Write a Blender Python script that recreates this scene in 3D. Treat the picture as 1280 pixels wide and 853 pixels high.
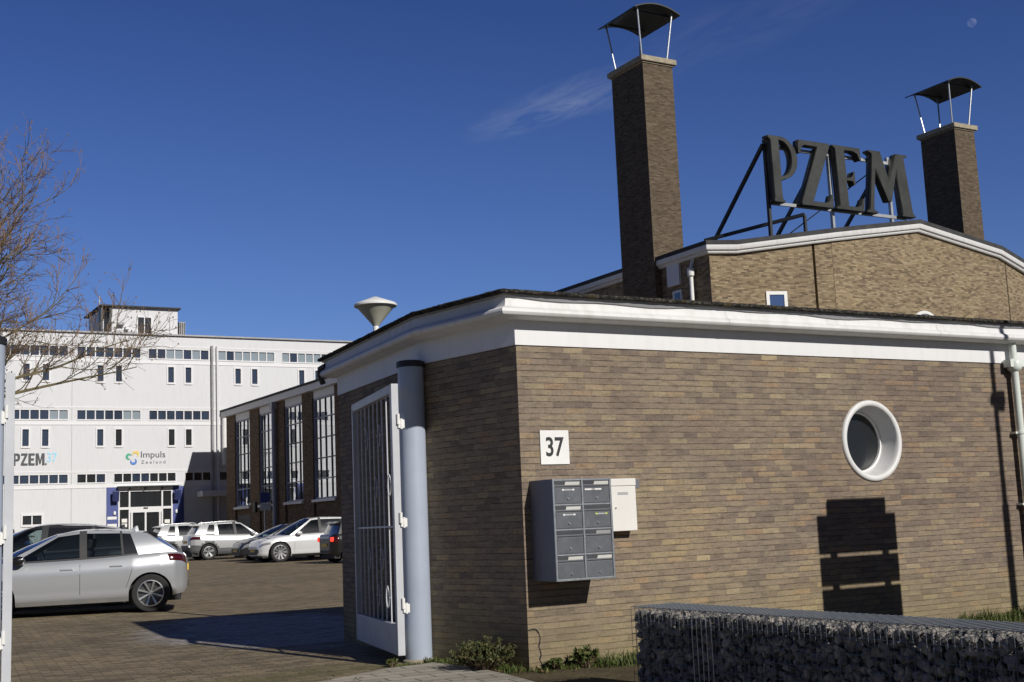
import bpy, bmesh, math, random
from mathutils import Vector, Matrix
R = math.radians
random.seed(7)
scene = bpy.context.scene
for o in list(bpy.data.objects): bpy.data.objects.remove(o)
COL = scene.collection

# ------------------------------------------------------------------ camera
HEAD, PITCH, ROLL = R(30.0), R(8.143), R(-2.397)
EYE = Vector((0, 0, 1.3))
hd = Vector((math.sin(HEAD), math.cos(HEAD), 0)); rt = Vector((math.cos(HEAD), -math.sin(HEAD), 0)); zz = Vector((0, 0, 1))
fw = hd*math.cos(PITCH)+zz*math.sin(PITCH); up = zz*math.cos(PITCH)-hd*math.sin(PITCH)
r2 = rt*math.cos(ROLL)+up*math.sin(ROLL); u2 = up*math.cos(ROLL)-rt*math.sin(ROLL)
cam_d = bpy.data.cameras.new('camera'); cam = bpy.data.objects.new('camera', cam_d); COL.objects.link(cam)
cam_d.sensor_width = 36; cam_d.lens = 36*1576.8/1280; cam_d.clip_end = 6000; cam_d.clip_start = .05
M = Matrix((r2, u2, -fw)).transposed().to_4x4(); M.translation = EYE
cam.matrix_world = M
scene.camera = cam

# ------------------------------------------------------------------ light
SUN_OFF, SUN_EL = R(9.0), R(30.0)            # sun stands over -Y, a little towards +X
sund = Vector((math.sin(SUN_OFF)*math.cos(SUN_EL), -math.cos(SUN_OFF)*math.cos(SUN_EL), math.sin(SUN_EL)))
sl = bpy.data.lights.new('sun', 'SUN'); sl.energy = 4.1; sl.angle = R(.53); sl.color = (1, .955, .885)
so = bpy.data.objects.new('sun', sl); COL.objects.link(so)
so.rotation_euler = (-sund).to_track_quat('-Z', 'Y').to_euler(); so.location = (0, -20, 30)
world = bpy.data.worlds.new("World"); scene.world = world; world.use_nodes = True
wt = world.node_tree; wt.nodes.clear()
def wn(t, **k):
    n = wt.nodes.new(t)
    for a, b in k.items(): setattr(n, a, b)
    return n
sky = wn('ShaderNodeTexSky'); sky.sky_type = 'NISHITA'; sky.sun_disc = False
sky.sun_elevation = SUN_EL; sky.sun_rotation = math.pi-SUN_OFF; sky.air_density = 1.0; sky.dust_density = .05; sky.ozone_density = 5.0; sky.altitude = 0
bg = wn('ShaderNodeBackground'); bg.inputs['Strength'].default_value = .05
out = wn('ShaderNodeOutputWorld')
# faint cirrus streaks high in the sky, placed by direction
tc = wn('ShaderNodeTexCoord')
def cirrus(cdir, tang, length, width, seed):
    c = Vector(cdir).normalized(); t = Vector(tang); t = (t-c*t.dot(c)).normalized(); b = c.cross(t)
    def dot(v):
        n = wn('ShaderNodeVectorMath', operation='DOT_PRODUCT'); wt.links.new(tc.outputs['Generated'], n.inputs[0]); n.inputs[1].default_value = v; return n.outputs['Value']
    def mth(op, a, bb=None, clamp=False):
        n = wn('ShaderNodeMath', operation=op); n.use_clamp = clamp
        for i, v in enumerate((a, bb)):
            if v is None: continue
            if isinstance(v, (int, float)): n.inputs[i].default_value = v
            else: wt.links.new(v, n.inputs[i])
        return n.outputs[0]
    u_, v_ = dot(t), dot(b)
    comb = wn('ShaderNodeCombineXYZ')
    wt.links.new(mth('MULTIPLY', u_, 9), comb.inputs[0]); wt.links.new(mth('MULTIPLY', v_, 40), comb.inputs[1]); comb.inputs[2].default_value = seed
    nz = wn('ShaderNodeTexNoise'); wt.links.new(comb.outputs[0], nz.inputs['Vector']); nz.inputs['Scale'].default_value = 1.6; nz.inputs['Detail'].default_value = 11; nz.inputs['Roughness'].default_value = .66; nz.inputs['Distortion'].default_value = 1.3
    du = mth('POWER', mth('DIVIDE', u_, length), 2.0); dv = mth('POWER', mth('DIVIDE', v_, width), 2.0)
    fall = mth('SUBTRACT', 1.0, mth('ADD', du, dv), True)
    front = mth('GREATER_THAN', dot(c), 0.5)
    m = mth('MULTIPLY', mth('MULTIPLY', mth('SUBTRACT', nz.outputs['Fac'], .40, True), 2.6, True), fall)
    return mth('MULTIPLY', m, front)
def wmix(fac, amount, base):
    m = wn('ShaderNodeMath', operation='MULTIPLY'); wt.links.new(fac, m.inputs[0]); m.inputs[1].default_value = amount
    x = wn('ShaderNodeMix', data_type='RGBA'); wt.links.new(m.outputs[0], x.inputs[0]); wt.links.new(base, x.inputs[6]); x.inputs[7].default_value = (9.5, 10.5, 12.5, 1)
    return x.outputs[2]
# deepen the blue a little (a clear dry winter sky)
hue = wn('ShaderNodeMix', data_type='RGBA', blend_type='MULTIPLY'); hue.inputs[0].default_value = 1; wt.links.new(sky.outputs[0], hue.inputs[6]); hue.inputs[7].default_value = (.50, .70, 1.12, 1)
cc = hue.outputs[2]
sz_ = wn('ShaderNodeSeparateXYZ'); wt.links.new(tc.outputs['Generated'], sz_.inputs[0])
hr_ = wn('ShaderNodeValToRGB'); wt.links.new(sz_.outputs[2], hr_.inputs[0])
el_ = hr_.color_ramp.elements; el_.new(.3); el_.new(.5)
for e_, (p_, c_) in zip(el_, ((.05, (2.1,1.62,1.38)), (.20, (1.72,1.38,1.30)), (.42, (1.14,1.0,1.09)), (.75, (.52,.50,.56)))): e_.position = p_; e_.color = (*c_, 1)  # horizon brightened; zenith above the view dimmed to lower the fill light
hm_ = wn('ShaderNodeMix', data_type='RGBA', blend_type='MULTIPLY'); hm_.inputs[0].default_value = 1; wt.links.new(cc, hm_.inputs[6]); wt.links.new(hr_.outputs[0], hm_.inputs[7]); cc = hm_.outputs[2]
mr_ = wn('ShaderNodeMapRange'); wt.links.new(sz_.outputs[1], mr_.inputs[0])      # unseen sunward half of the sky dimmed to cut fill on shaded faces
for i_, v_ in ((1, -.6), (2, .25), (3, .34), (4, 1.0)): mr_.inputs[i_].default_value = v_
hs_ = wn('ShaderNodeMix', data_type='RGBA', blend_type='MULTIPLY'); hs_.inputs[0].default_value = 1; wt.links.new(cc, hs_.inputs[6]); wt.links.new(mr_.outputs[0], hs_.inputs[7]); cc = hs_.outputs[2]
cc = wmix(cirrus((.512, .797, .322), (.12, -.085, .045), .085, .017, 1.3), .27, cc)
cc = wmix(cirrus((.53, .78, .318), (.12, -.085, .022), .045, .010, 4.6), .26, cc)
cc = wmix(cirrus((.64, .68, .38), (.2, -.1, .10), .16, .03, 7.1), .06, cc)
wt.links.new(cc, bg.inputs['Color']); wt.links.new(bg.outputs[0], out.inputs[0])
vs = scene.view_settings
vs.view_transform = 'Standard'; vs.look = 'None'; vs.exposure = 0.0; vs.gamma = 1; vs.use_curve_mapping = False

# ------------------------------------------------------------------ mesh helpers
class MB:
    def __init__(s): s.v = []; s.f = []; s.m = []
    def face(s, pts, m=0):
        b = len(s.v); s.v += [tuple(p) for p in pts]; s.f.append(tuple(range(b, b+len(pts)))); s.m.append(m)
    def grid(s, rows, m=0, wrap=False, flip=False):
        b = len(s.v); n = len(rows[0])
        for r in rows: s.v += [tuple(p) for p in r]
        for i in range(len(rows)-1):
            for j in range(n if wrap else n-1):
                k = (j+1) % n
                q = (b+i*n+j, b+i*n+k, b+(i+1)*n+k, b+(i+1)*n+j)
                s.f.append(q[::-1] if flip else q); s.m.append(m)
    def box(s, a, b, m=0):
        x0, y0, z0 = [min(p, q) for p, q in zip(a, b)]; x1, y1, z1 = [max(p, q) for p, q in zip(a, b)]
        k = len(s.v)
        s.v += [(x0,y0,z0),(x1,y0,z0),(x1,y1,z0),(x0,y1,z0),(x0,y0,z1),(x1,y0,z1),(x1,y1,z1),(x0,y1,z1)]
        for f in ((0,3,2,1),(4,5,6,7),(0,1,5,4),(1,2,6,5),(2,3,7,6),(3,0,4,7)): s.f.append(tuple(k+i for i in f)); s.m.append(m)
    def obox(s, c, hx, hy, hz, m=0):
        c, hx, hy, hz = Vector(c), Vector(hx), Vector(hy), Vector(hz); k = len(s.v)
        for sz in (-1, 1):
            for sx, sy in ((-1,-1),(1,-1),(1,1),(-1,1)): s.v.append(tuple(c+hx*sx+hy*sy+hz*sz))
        for f in ((0,3,2,1),(4,5,6,7),(0,1,5,4),(1,2,6,5),(2,3,7,6),(3,0,4,7)): s.f.append(tuple(k+i for i in f)); s.m.append(m)
    def bar(s, p, q, w, d=None, m=0, upv=(0,0,1)):
        p, q = Vector(p), Vector(q); a = (q-p); L = a.length; a.normalize(); u = Vector(upv)
        if abs(a.dot(u)) > .95: u = Vector((0,1,0))
        x = a.cross(u).normalized(); y = x.cross(a); d = d or w
        s.obox((p+q)/2, a*L/2, x*w/2, y*d/2, m)
    def prism(s, poly, z0, z1, m=0, cap=True):
        n = len(poly)
        for i in range(n):
            a, b = poly[i], poly[(i+1) % n]
            s.face([(a[0],a[1],z0),(b[0],b[1],z0),(b[0],b[1],z1),(a[0],a[1],z1)], m)
        if cap:
            s.face([(p[0],p[1],z1) for p in poly], m); s.face([(p[0],p[1],z0) for p in poly][::-1], m)
    def tube(s, pts, radii, n=8, m=0, caps=True):
        pts = [Vector(p) for p in pts]
        if isinstance(radii, (int, float)): radii = [radii]*len(pts)
        rows = []; x = None
        for i, p in enumerate(pts):
            a = (pts[min(i+1, len(pts)-1)]-pts[max(i-1, 0)]).normalized()
            if x is None:
                u = Vector((0,0,1)) if abs(a.z) < .9 else Vector((1,0,0)); x = a.cross(u).normalized()
            else: x = (x-a*x.dot(a)).normalized()
            y = a.cross(x)
            rows.append([p+(x*math.cos(t)+y*math.sin(t))*radii[i] for t in [2*math.pi*k/n for k in range(n)]])
        s.grid(rows, m, wrap=True)
        if caps: s.face(rows[0][::-1], m); s.face(rows[-1], m)
    def lathe(s, c, prof, n=32, m=0, ax=None):
        c = Vector(c)
        X, Y, Z = (Vector((1,0,0)), Vector((0,1,0)), Vector((0,0,1))) if ax is None else ax
        rows = [[c+X*(r*math.cos(2*math.pi*k/n))+Y*(r*math.sin(2*math.pi*k/n))+Z*z for k in range(n)] for r, z in prof]
        s.grid(rows, m, wrap=True)
    def build(s, name, mats, parent=None, smooth=None, bevel=None, local=False, loc=None):
        off = Vector((0,0,0))
        if not local:
            p = parent
            while p is not None: off += p.location; p = p.parent
            if parent is None and loc is not None: off = Vector(loc)
        me = bpy.data.meshes.new(name)
        me.from_pydata([tuple(Vector(v)-off) for v in s.v], [], s.f)
        if not isinstance(mats, (list, tuple)): mats = [mats]
        for mt in mats: me.materials.append(mt)
        me.polygons.foreach_set('material_index', s.m)
        uv = me.uv_layers.new(name='UVMap'); k = 0
        for f in s.f:
            ps = [Vector(s.v[i]) for i in f]
            nrm = Vector((0,0,0))
            for i in range(len(ps)): nrm += (ps[i]-ps[0]).cross(ps[(i+1) % len(ps)]-ps[0])
            if nrm.length > 1e-12: nrm.normalize()
            h = math.hypot(nrm.x, nrm.y)
            for p in ps:
                if h > .6: uv.data[k].uv = ((-nrm.y*p.x+nrm.x*p.y)/h, p.z)
                else: uv.data[k].uv = (p.x, p.y)
                k += 1
        bm = bmesh.new(); bm.from_mesh(me)
        bmesh.ops.remove_doubles(bm, verts=bm.verts, dist=1e-5)
        if smooth is not None:
            for f in bm.faces: f.smooth = True
            for e in bm.edges:
                e.smooth = len(e.link_faces) == 2 and e.calc_face_angle(0) < R(smooth)
        bm.to_mesh(me); bm.free()
        o = bpy.data.objects.new(name, me); COL.objects.link(o)
        if parent is not None: o.parent = parent
        elif loc is not None: o.location = loc
        if bevel:
            b = o.modifiers.new('bevel', 'BEVEL'); b.width = bevel; b.segments = 2; b.limit_method = 'ANGLE'; b.angle_limit = R(40)
        return o

def tag(o, label=None, cat=None, group=None, kind=None):
    if label: o['label'] = label
    if cat: o['category'] = cat
    if group: o['group'] = group
    if kind: o['kind'] = kind
    return o
def thing(name, label, cat, loc, group=None):
    o = bpy.data.objects.new(name, None); COL.objects.link(o); o.location = loc; o.empty_display_size = .2
    return tag(o, label, cat, group)
def interp(pts, x):
    if x <= pts[0][0]: return pts[0][1]
    for (a, b), (c, d) in zip(pts, pts[1:]):
        if x <= c:
            t = (x-a)/(c-a) if c > a else 0
            return b+(d-b)*t
    return pts[-1][1]
def sinterp(pts, x):                                  # smooth (Catmull-Rom) interpolation
    if x <= pts[0][0]: return pts[0][1]
    if x >= pts[-1][0]: return pts[-1][1]
    for i in range(len(pts)-1):
        if x <= pts[i+1][0]:
            x1, y1 = pts[i]; x2, y2 = pts[i+1]
            x0, y0 = pts[i-1] if i > 0 else (2*x1-x2, 2*y1-y2)
            x3, y3 = pts[i+2] if i+2 < len(pts) else (2*x2-x1, 2*y2-y1)
            h = x2-x1; t = (x-x1)/h
            m1 = (y2-y0)/(x2-x0)*h; m2 = (y3-y1)/(x3-x1)*h
            return (2*t**3-3*t*t+1)*y1+(t**3-2*t*t+t)*m1+(-2*t**3+3*t*t)*y2+(t**3-t*t)*m2
def text_mesh(txt, size, extrude, offset=0.0, spacing=1.0, xscale=1.0):
    cu = bpy.data.curves.new('txt', 'FONT'); cu.body = txt; cu.size = size; cu.extrude = extrude; cu.offset = offset; cu.space_character = spacing
    o = bpy.data.objects.new('txt', cu); COL.objects.link(o)
    dg = bpy.context.evaluated_depsgraph_get(); dg.update()
    me = bpy.data.meshes.new_from_object(o.evaluated_get(dg)); bpy.data.objects.remove(o)
    xs = [v.co.x for v in me.vertices]; ys = [v.co.y for v in me.vertices]
    return me, min(xs), max(xs), min(ys), max(ys)
def lettering(name, txt, mat, parent, x0, x1, z0, z1, y, depth=.03, offset=0.0, spacing=1.0):
    """Letters standing on a wall that faces -Y, fitted to the given width and height."""
    me, a, b, c, d = text_mesh(txt, 1.0, .5, offset, spacing)
    off = Vector((0,0,0)); p = parent
    while p is not None: off += p.location; p = p.parent
    for v in me.vertices:
        u, w, q = v.co
        v.co = Vector((x0+(u-a)/(b-a)*(x1-x0), y-q*depth, z0+(w-c)/(d-c)*(z1-z0)))-off
    me.materials.clear(); me.materials.append(mat)
    o = bpy.data.objects.new(name, me); COL.objects.link(o); o.parent = parent
    return o

# ------------------------------------------------------------------ materials
MATS = {}
class NT:
    def __init__(s, name):
        s.m = bpy.data.materials.new(name); s.m.use_nodes = True; s.t = s.m.node_tree
        s.b = s.t.nodes['Principled BSDF']; s.o = s.t.nodes['Material Output']; MATS[name] = s.m
    def n(s, t, **k):
        x = s.t.nodes.new(t)
        for a, b in k.items(): setattr(x, a, b)
        return x
    def l(s, a, b): s.t.links.new(a, b)
    def uv(s): return s.n('ShaderNodeUVMap').outputs[0]
    def obj(s): return s.n('ShaderNodeTexCoord').outputs['Object']
    def pos(s): return s.n('ShaderNodeNewGeometry').outputs['Position']
    def noise(s, vec, scale, detail=4, rough=.55, dist=0):
        x = s.n('ShaderNodeTexNoise'); s.l(vec, x.inputs['Vector']); x.inputs['Scale'].default_value = scale; x.inputs['Detail'].default_value = detail; x.inputs['Roughness'].default_value = rough; x.inputs['Distortion'].default_value = dist
        return x.outputs['Fac']
    def ramp(s, fac, stops, interp='LINEAR'):
        x = s.n('ShaderNodeValToRGB'); s.l(fac, x.inputs[0]); e = x.color_ramp.elements; x.color_ramp.interpolation = interp
        while len(e) < len(stops): e.new(.5)
        for el, (p, c) in zip(e, stops):
            el.position = p; el.color = (*c, 1) if len(c) == 3 else c
        return x.outputs[0]
    def mix(s, fac, a, b, blend='MIX'):
        x = s.n('ShaderNodeMix', data_type='RGBA', blend_type=blend)
        for i, v in ((0, fac), (6, a), (7, b)):
            if isinstance(v, (int, float)): x.inputs[i].default_value = v
            elif isinstance(v, tuple): x.inputs[i].default_value = (*v, 1)
            else: s.l(v, x.inputs[i])
        return x.outputs[2]
    def math(s, op, a, b=0, clamp=False):
        x = s.n('ShaderNodeMath', operation=op); x.use_clamp = clamp
        for i, v in ((0, a), (1, b)):
            if isinstance(v, (int, float)): x.inputs[i].default_value = v
            else: s.l(v, x.inputs[i])
        return x.outputs[0]
    def bump(s, h, strength=.5, dist=.01):
        x = s.n('ShaderNodeBump'); x.inputs['Strength'].default_value = strength; x.inputs['Distance'].default_value = dist; s.l(h, x.inputs['Height']); s.l(x.outputs[0], s.b.inputs['Normal'])
    def set(s, col=None, rough=None, metal=None, spec=None, coat=None):
        for k, v in (('Base Color', col), ('Roughness', rough), ('Metallic', metal), ('Specular IOR Level', spec), ('Coat Weight', coat)):
            if v is None: continue
            if isinstance(v, tuple): s.b.inputs[k].default_value = (*v, 1)
            elif isinstance(v, (int, float)): s.b.inputs[k].default_value = v
            else: s.l(v, s.b.inputs[k])
def plain(name, col, rough=.6, metal=0, var=.12, scale=3.0, spec=.5, coat=0, bump=0):
    t = NT(name); o = t.obj()
    f = t.noise(o, scale, 5)
    a = tuple(c*(1-var) for c in col); b = tuple(min(1, c*(1+var)) for c in col)
    t.set(t.ramp(f, [(.3, a), (.7, b)]), t.math('ADD', t.math('MULTIPLY', t.noise(o, scale*4, 3), .16), rough-.08), metal, spec, coat)
    if bump: t.bump(t.noise(o, scale*12, 4), bump, .005)
    return t.m

def brick(name, stops, mortar, bw=.218, rh=.0567, ms=.0038, bumpd=.006, stain=True, big=.35):
    t = NT(name); uv = t.uv(); pos = t.pos()
    wob = t.n('ShaderNodeMix', data_type='VECTOR'); wob.inputs[0].default_value = .0035
    nzc = t.n('ShaderNodeTexNoise'); t.l(uv, nzc.inputs['Vector']); nzc.inputs['Scale'].default_value = 9
    va = t.n('ShaderNodeVectorMath', operation='MULTIPLY_ADD'); t.l(nzc.outputs['Color'], va.inputs[0]); va.inputs[1].default_value = (.012, .007, 0); t.l(uv, va.inputs[2])
    br = t.n('ShaderNodeTexBrick'); t.l(va.outputs[0], br.inputs['Vector'])
    br.inputs['Color1'].default_value = (0,0,0,1); br.inputs['Color2'].default_value = (1,1,1,1); br.inputs['Mortar'].default_value = (.5,.5,.5,1)
    br.inputs['Scale'].default_value = 1; br.inputs['Brick Width'].default_value = bw; br.inputs['Row Height'].default_value = rh
    br.inputs['Mortar Size'].default_value = ms; br.inputs['Mortar Smooth'].default_value = .25; br.inputs['Bias'].default_value = 0
    br.offset = .37; br.offset_frequency = 2; br.squash = .78; br.squash_frequency = 3
    col = t.ramp(br.outputs['Color'], stops)
    # mottling inside and across bricks
    st = t.n('ShaderNodeMapping'); st.inputs['Scale'].default_value = (7, 30, 1); t.l(uv, st.inputs[0])
    f1 = t.noise(st.outputs[0], 1.0, 8, .72)
    col = t.mix(.9, col, t.ramp(f1, [(.28, (.55,.53,.52)), (.5, (1,1,1)), (.75, (1.28,1.22,1.10))]), 'MULTIPLY')
    f3 = t.noise(uv, 38, 4, .7)
    col = t.mix(.6, col, t.ramp(f3, [(.3, (.68,.66,.64)), (.5, (1,1,1)), (.7, (1.2,1.18,1.15))]), 'MULTIPLY')
    f2 = t.noise(pos, .55, 4, .6)
    col = t.mix(big*2, col, t.ramp(f2, [(.34, (.80,.76,.80)), (.5, (1,1,1)), (.66, (1.16,1.13,1.0))]), 'MULTIPLY')
    mn = t.noise(uv, 2.2, 4)
    mcol = t.mix(t.ramp(t.noise(uv, 5.5, 5, .7), [(.50, (0,0,0)), (.66, (1,1,1))]), tuple(mortar[0]), tuple(mortar[1]))
    sv = t.n('ShaderNodeSeparateXYZ'); t.l(va.outputs[0], sv.inputs[0])
    fr_ = t.math('FRACT', t.math('DIVIDE', sv.outputs[1], rh))
    bed = t.math('GREATER_THAN', t.math('ABSOLUTE', t.math('SUBTRACT', fr_, .5)), .5-(ms+.0012)/rh)
    head = t.mix(.55, t.mix(.5, col, tuple(mortar[1])), col)
    brk = t.ramp(t.noise(st.outputs[0], 1.3, 3), [(.36, (.25,.25,.25)), (.55, (1,1,1))])
    jf = t.math('MULTIPLY', br.outputs['Fac'], t.math('ADD', t.math('MULTIPLY', bed, brk), t.math('SUBTRACT', 1, bed)))
    col = t.mix(jf, col, t.mix(bed, head, mcol))
    if stain:
        sx = t.n('ShaderNodeSeparateXYZ'); t.l(pos, sx.inputs[0])
        low = t.math('SUBTRACT', 1, t.math('DIVIDE', t.math('ADD', sx.outputs[2], t.math('MULTIPLY', t.noise(pos, 2.1, 4), .5)), .95), True)
        col = t.mix(t.math('MULTIPLY', low, .55), col, (.25, .21, .09))
        # lime splashes
        spl = t.math('GREATER_THAN', t.noise(uv, 7.5, 6, .75), .735)
        col = t.mix(t.math('MULTIPLY', spl, .55), col, (.62, .6, .55))
        drk = t.ramp(t.noise(uv, 16, 5, .7), [(.62, (0,0,0)), (.74, (1,1,1))])
        col = t.mix(t.math('MULTIPLY', drk, .45), col, (.03, .025, .02))
    t.set(col, .9, spec=.2)
    h = t.math('ADD', t.math('MULTIPLY', t.math('SUBTRACT', 1, br.outputs['Fac']), 1.0), t.math('MULTIPLY', t.noise(uv, 60, 4), .28))
    h = t.math('ADD', h, t.math('MULTIPLY', br.outputs['Color'], .35))
    t.bump(h, .8, bumpd)
    return t.m
BR_STOPS = [(0, (.175,.140,.115)), (.18, (.215,.172,.135)), (.4, (.240,.194,.148)), (.6, (.262,.212,.152)), (.74, (.222,.176,.142)), (.86, (.290,.240,.160)), (.95, (.285,.205,.138)), (1, (.345,.290,.195))]
m_brick = brick('gatehouse_brick', BR_STOPS, ((.075,.062,.050), (.24,.21,.17)))
m_brick_hall = brick('hall_brick', [(0, (.13,.10,.07)), (.35, (.24,.185,.12)), (.7, (.29,.225,.145)), (1, (.37,.30,.20))], ((.14,.115,.08), (.24,.20,.15)), stain=False, big=.2, bumpd=.0015)
m_brick_chim = brick('chimney_brick', [(0, (.075,.058,.042)), (.4, (.115,.09,.064)), (.8, (.135,.106,.076)), (1, (.165,.13,.095))], ((.08,.066,.05), (.14,.12,.095)), stain=False, big=.15, bumpd=.0012)
m_brick_dark = brick('long_hall_brick', [(0, (.09,.06,.04)), (.5, (.17,.115,.075)), (1, (.23,.16,.10))], ((.09,.075,.06), (.15,.12,.10)), stain=False, big=.2, bumpd=.001)

def white_paint(name, col=(.80,.80,.79), rough=.45, dirt=.25):
    t = NT(name); p = t.pos()
    st = t.n('ShaderNodeMapping'); st.inputs['Scale'].default_value = (3.5, 3.5, .45); t.l(p, st.inputs[0])
    f = t.noise(st.outputs[0], 2.2, 6, .6)
    t.set(t.mix(t.ramp(f, [(.48, (0,0,0)), (.80, (dirt,)*3)]), col, (.45,.44,.40)), rough)
    t.bump(t.noise(p, 25, 3), .08, .004)
    return t.m
m_white = white_paint('white_paint', (.71,.71,.71), .5, .55)
m_frieze = white_paint('frieze_paint', (.74,.74,.745), .5, .2)
m_facade = white_paint('facade_panel', (.64,.65,.675), .6, .28)
m_facade2 = white_paint('facade_trim', (.72,.72,.735), .5, .10)
def mossy():
    t = NT('mossy_bitumen'); p = t.pos()
    c = t.ramp(t.noise(p, 34, 6, .75), [(.38, (.010,.010,.009)), (.52, (.035,.033,.03)), (.66, (.14,.13,.11))])
    ye = t.ramp(t.noise(p, 5.5, 6, .75), [(.56, (0,0,0)), (.70, (1,1,1))])
    c = t.mix(t.math('MULTIPLY', ye, .55), c, (.17,.13,.03))
    t.set(c, .95, spec=.1); t.bump(t.noise(p, 40, 5), .9, .02); return t.m
m_moss = mossy()
m_roof = plain('roof_felt', (.05,.05,.052), .9, var=.3)
m_zinc = plain('zinc_flashing', (.30,.30,.31), .55, .3)
m_grey = plain('blue_grey_paint', (.37,.42,.51), .42, var=.06, scale=2)
m_gate = plain('gate_white_paint', (.50,.515,.55), .45, var=.08, scale=4)
m_black = plain('black_cap', (.018,.018,.02), .5)
m_steel = plain('galvanised_steel', (.46,.48,.50), .38, .85, var=.15, scale=20)
m_wire = plain('galvanised_wire', (.16,.18,.21), .6, .3, var=.1, scale=20)
m_bollard = plain('white_metal', (.78,.78,.76), .4, var=.05)
m_opal = plain('opal_shade', (.42,.42,.34), .5, var=.08)
m_concrete = plain('concrete', (.33,.29,.21), .85, var=.25, scale=6, bump=.3)
m_darkmetal = plain('dark_sheet_metal', (.05,.052,.055), .5, .3)
m_copper = plain('aged_bronze', (.043,.045,.042), .5, .25, var=.28, scale=1.3, bump=.06)
m_frame_d = plain('dark_steel_frame', (.045,.05,.055), .5, .3)
m_frame_l = plain('light_steel_frame', (.42,.44,.46), .45, .5)
m_box = plain('mailbox_grey', (.17,.18,.20), .40, .55, var=.12, scale=6)
m_box_side = plain('mailbox_casing', (.16,.165,.19), .5, .2, var=.06)
m_boxdark = plain('mailbox_shadow_gap', (.03,.03,.032), .5)
m_label = plain('paper_label', (.75,.75,.72), .6, var=.05)
m_label_y = plain('yellow_green_sticker', (.55,.65,.12), .6)
m_labelgrey = plain('grey_label', (.42,.42,.43), .5)
m_ink = plain('black_ink', (.02,.02,.022), .6)
m_wbox = plain('cream_white_box', (.74,.725,.69), .4, var=.03)
m_blue = plain('blue_panel', (.06,.085,.27), .45, var=.08)
m_bluedark = plain('dark_blue_metal', (.018,.028,.11), .5)
m_pipe = plain('white_plastic_pipe', (.66,.71,.66), .4, var=.10, scale=5)
m_pipe_d = plain('grey_pipe', (.34,.36,.42), .45)
m_text = plain('dark_grey_letters', (.055,.06,.07), .5)
m_textb = plain('light_blue_letters', (.30,.62,.82), .5)
m_lg = plain('logo_green', (.06,.38,.22), .5); m_ly = plain('logo_yellow', (.72,.55,.14), .5); m_lb = plain('logo_blue', (.07,.20,.55), .5)
m_int = plain('car_interior', (.03,.03,.032), .8)
m_rubber = plain('tyre_rubber', (.022,.022,.023), .85, var=.2, scale=8)
m_plast = plain('black_plastic', (.03,.031,.033), .55)
m_clad = plain('grey_cladding', (.10,.105,.11), .6)
m_seam = plain('door_gap', (.01,.01,.01), .8)
m_rim = plain('alloy_rim', (.62,.63,.64), .3, .9, var=.05)
m_rimd = plain('dark_rim', (.10,.10,.105), .4, .8)
m_plate = plain('yellow_number_plate', (.75,.5,.03), .5)
m_sign = plain('sign_panel', (.35,.36,.38), .5)
def glass(name, tint=(.05,.06,.07), refl=.06, rough=.02, trans=0.0, wav=0):
    t = NT(name); t.b.inputs['Base Color'].default_value = (*tint, 1); t.b.inputs['Roughness'].default_value = .25
    g = t.n('ShaderNodeBsdfGlossy'); g.inputs['Roughness'].default_value = rough; g.inputs['Color'].default_value = (.95,.97,1,1)
    base = t.b.outputs[0]
    if trans:
        tr = t.n('ShaderNodeBsdfTransparent'); tr.inputs[0].default_value = (.62,.72,.72,1)
        mx = t.n('ShaderNodeMixShader'); mx.inputs[0].default_value = trans; t.l(base, mx.inputs[1]); t.l(tr.outputs[0], mx.inputs[2]); base = mx.outputs[0]
    fr = t.n('ShaderNodeFresnel'); fr.inputs['IOR'].default_value = 1.5
    f = t.math('ADD', fr.outputs[0], refl, True)
    m = t.n('ShaderNodeMixShader'); t.l(f, m.inputs[0]); t.l(base, m.inputs[1]); t.l(g.outputs[0], m.inputs[2]); t.l(m.outputs[0], t.o.inputs[0])
    if wav:
        x = t.n('ShaderNodeBump'); x.inputs['Strength'].default_value = wav; x.inputs['Distance'].default_value = .02
        t.l(t.noise(t.pos(), 1.2, 2), x.inputs['Height']); t.l(x.outputs[0], g.inputs['Normal'])
    return t.m
m_pane = glass('office_pane', (.022,.034,.06), .06)
m_pane_c = glass('office_pane_blinds', (.26,.31,.34), .05)
m_pane_d = glass('dark_pane', (.014,.016,.018), .01)
m_mirror = glass('coated_hall_pane', (.03,.045,.08), .44, .012, wav=.10)
m_round = glass('round_window_pane', (.014,.016,.018), -.03, .06)
m_bluepane = glass('sky_blue_pane', (.03,.07,.20), .10)
m_cglass = glass('car_glass', (.012,.016,.018), .03, .01, trans=.8)
m_cglass_d = glass('privacy_glass', (.012,.013,.015), .04, .02)
def paint(name, col, metal=0, rough=.3, coat=.8):
    t = NT(name); o = t.obj()
    t.set(t.ramp(t.noise(o, 1.5, 3), [(.3, tuple(c*.96 for c in col)), (.7, col)]), rough, metal, .5, coat)
    t.b.inputs['Coat Roughness'].default_value = .04
    return t.m
p_silver = paint('silver_car_paint', (.52,.54,.57), .55, .34)
p_lgrey = paint('pale_silver_car_paint', (.60,.61,.62), .45, .36)
p_white = paint('pearl_white_car_paint', (.70,.71,.72), .2, .35)
p_dark = paint('dark_grey_car_paint', (.035,.037,.042), .4, .35)
p_black = paint('black_car_paint', (.012,.012,.013), .2, .3)
m_tail = plain('tail_light_red', (.055,.004,.005), .15, coat=1)
def lit():
    t = NT('lit_tail_light'); t.set((.6,.02,.015), .3); t.b.inputs['Emission Color'].default_value = (1,.06,.03,1); t.b.inputs['Emission Strength'].default_value = 1.0; return t.m
m_lit = lit()
m_head = glass('headlight_glass', (.25,.26,.27), .15, .05)

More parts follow.
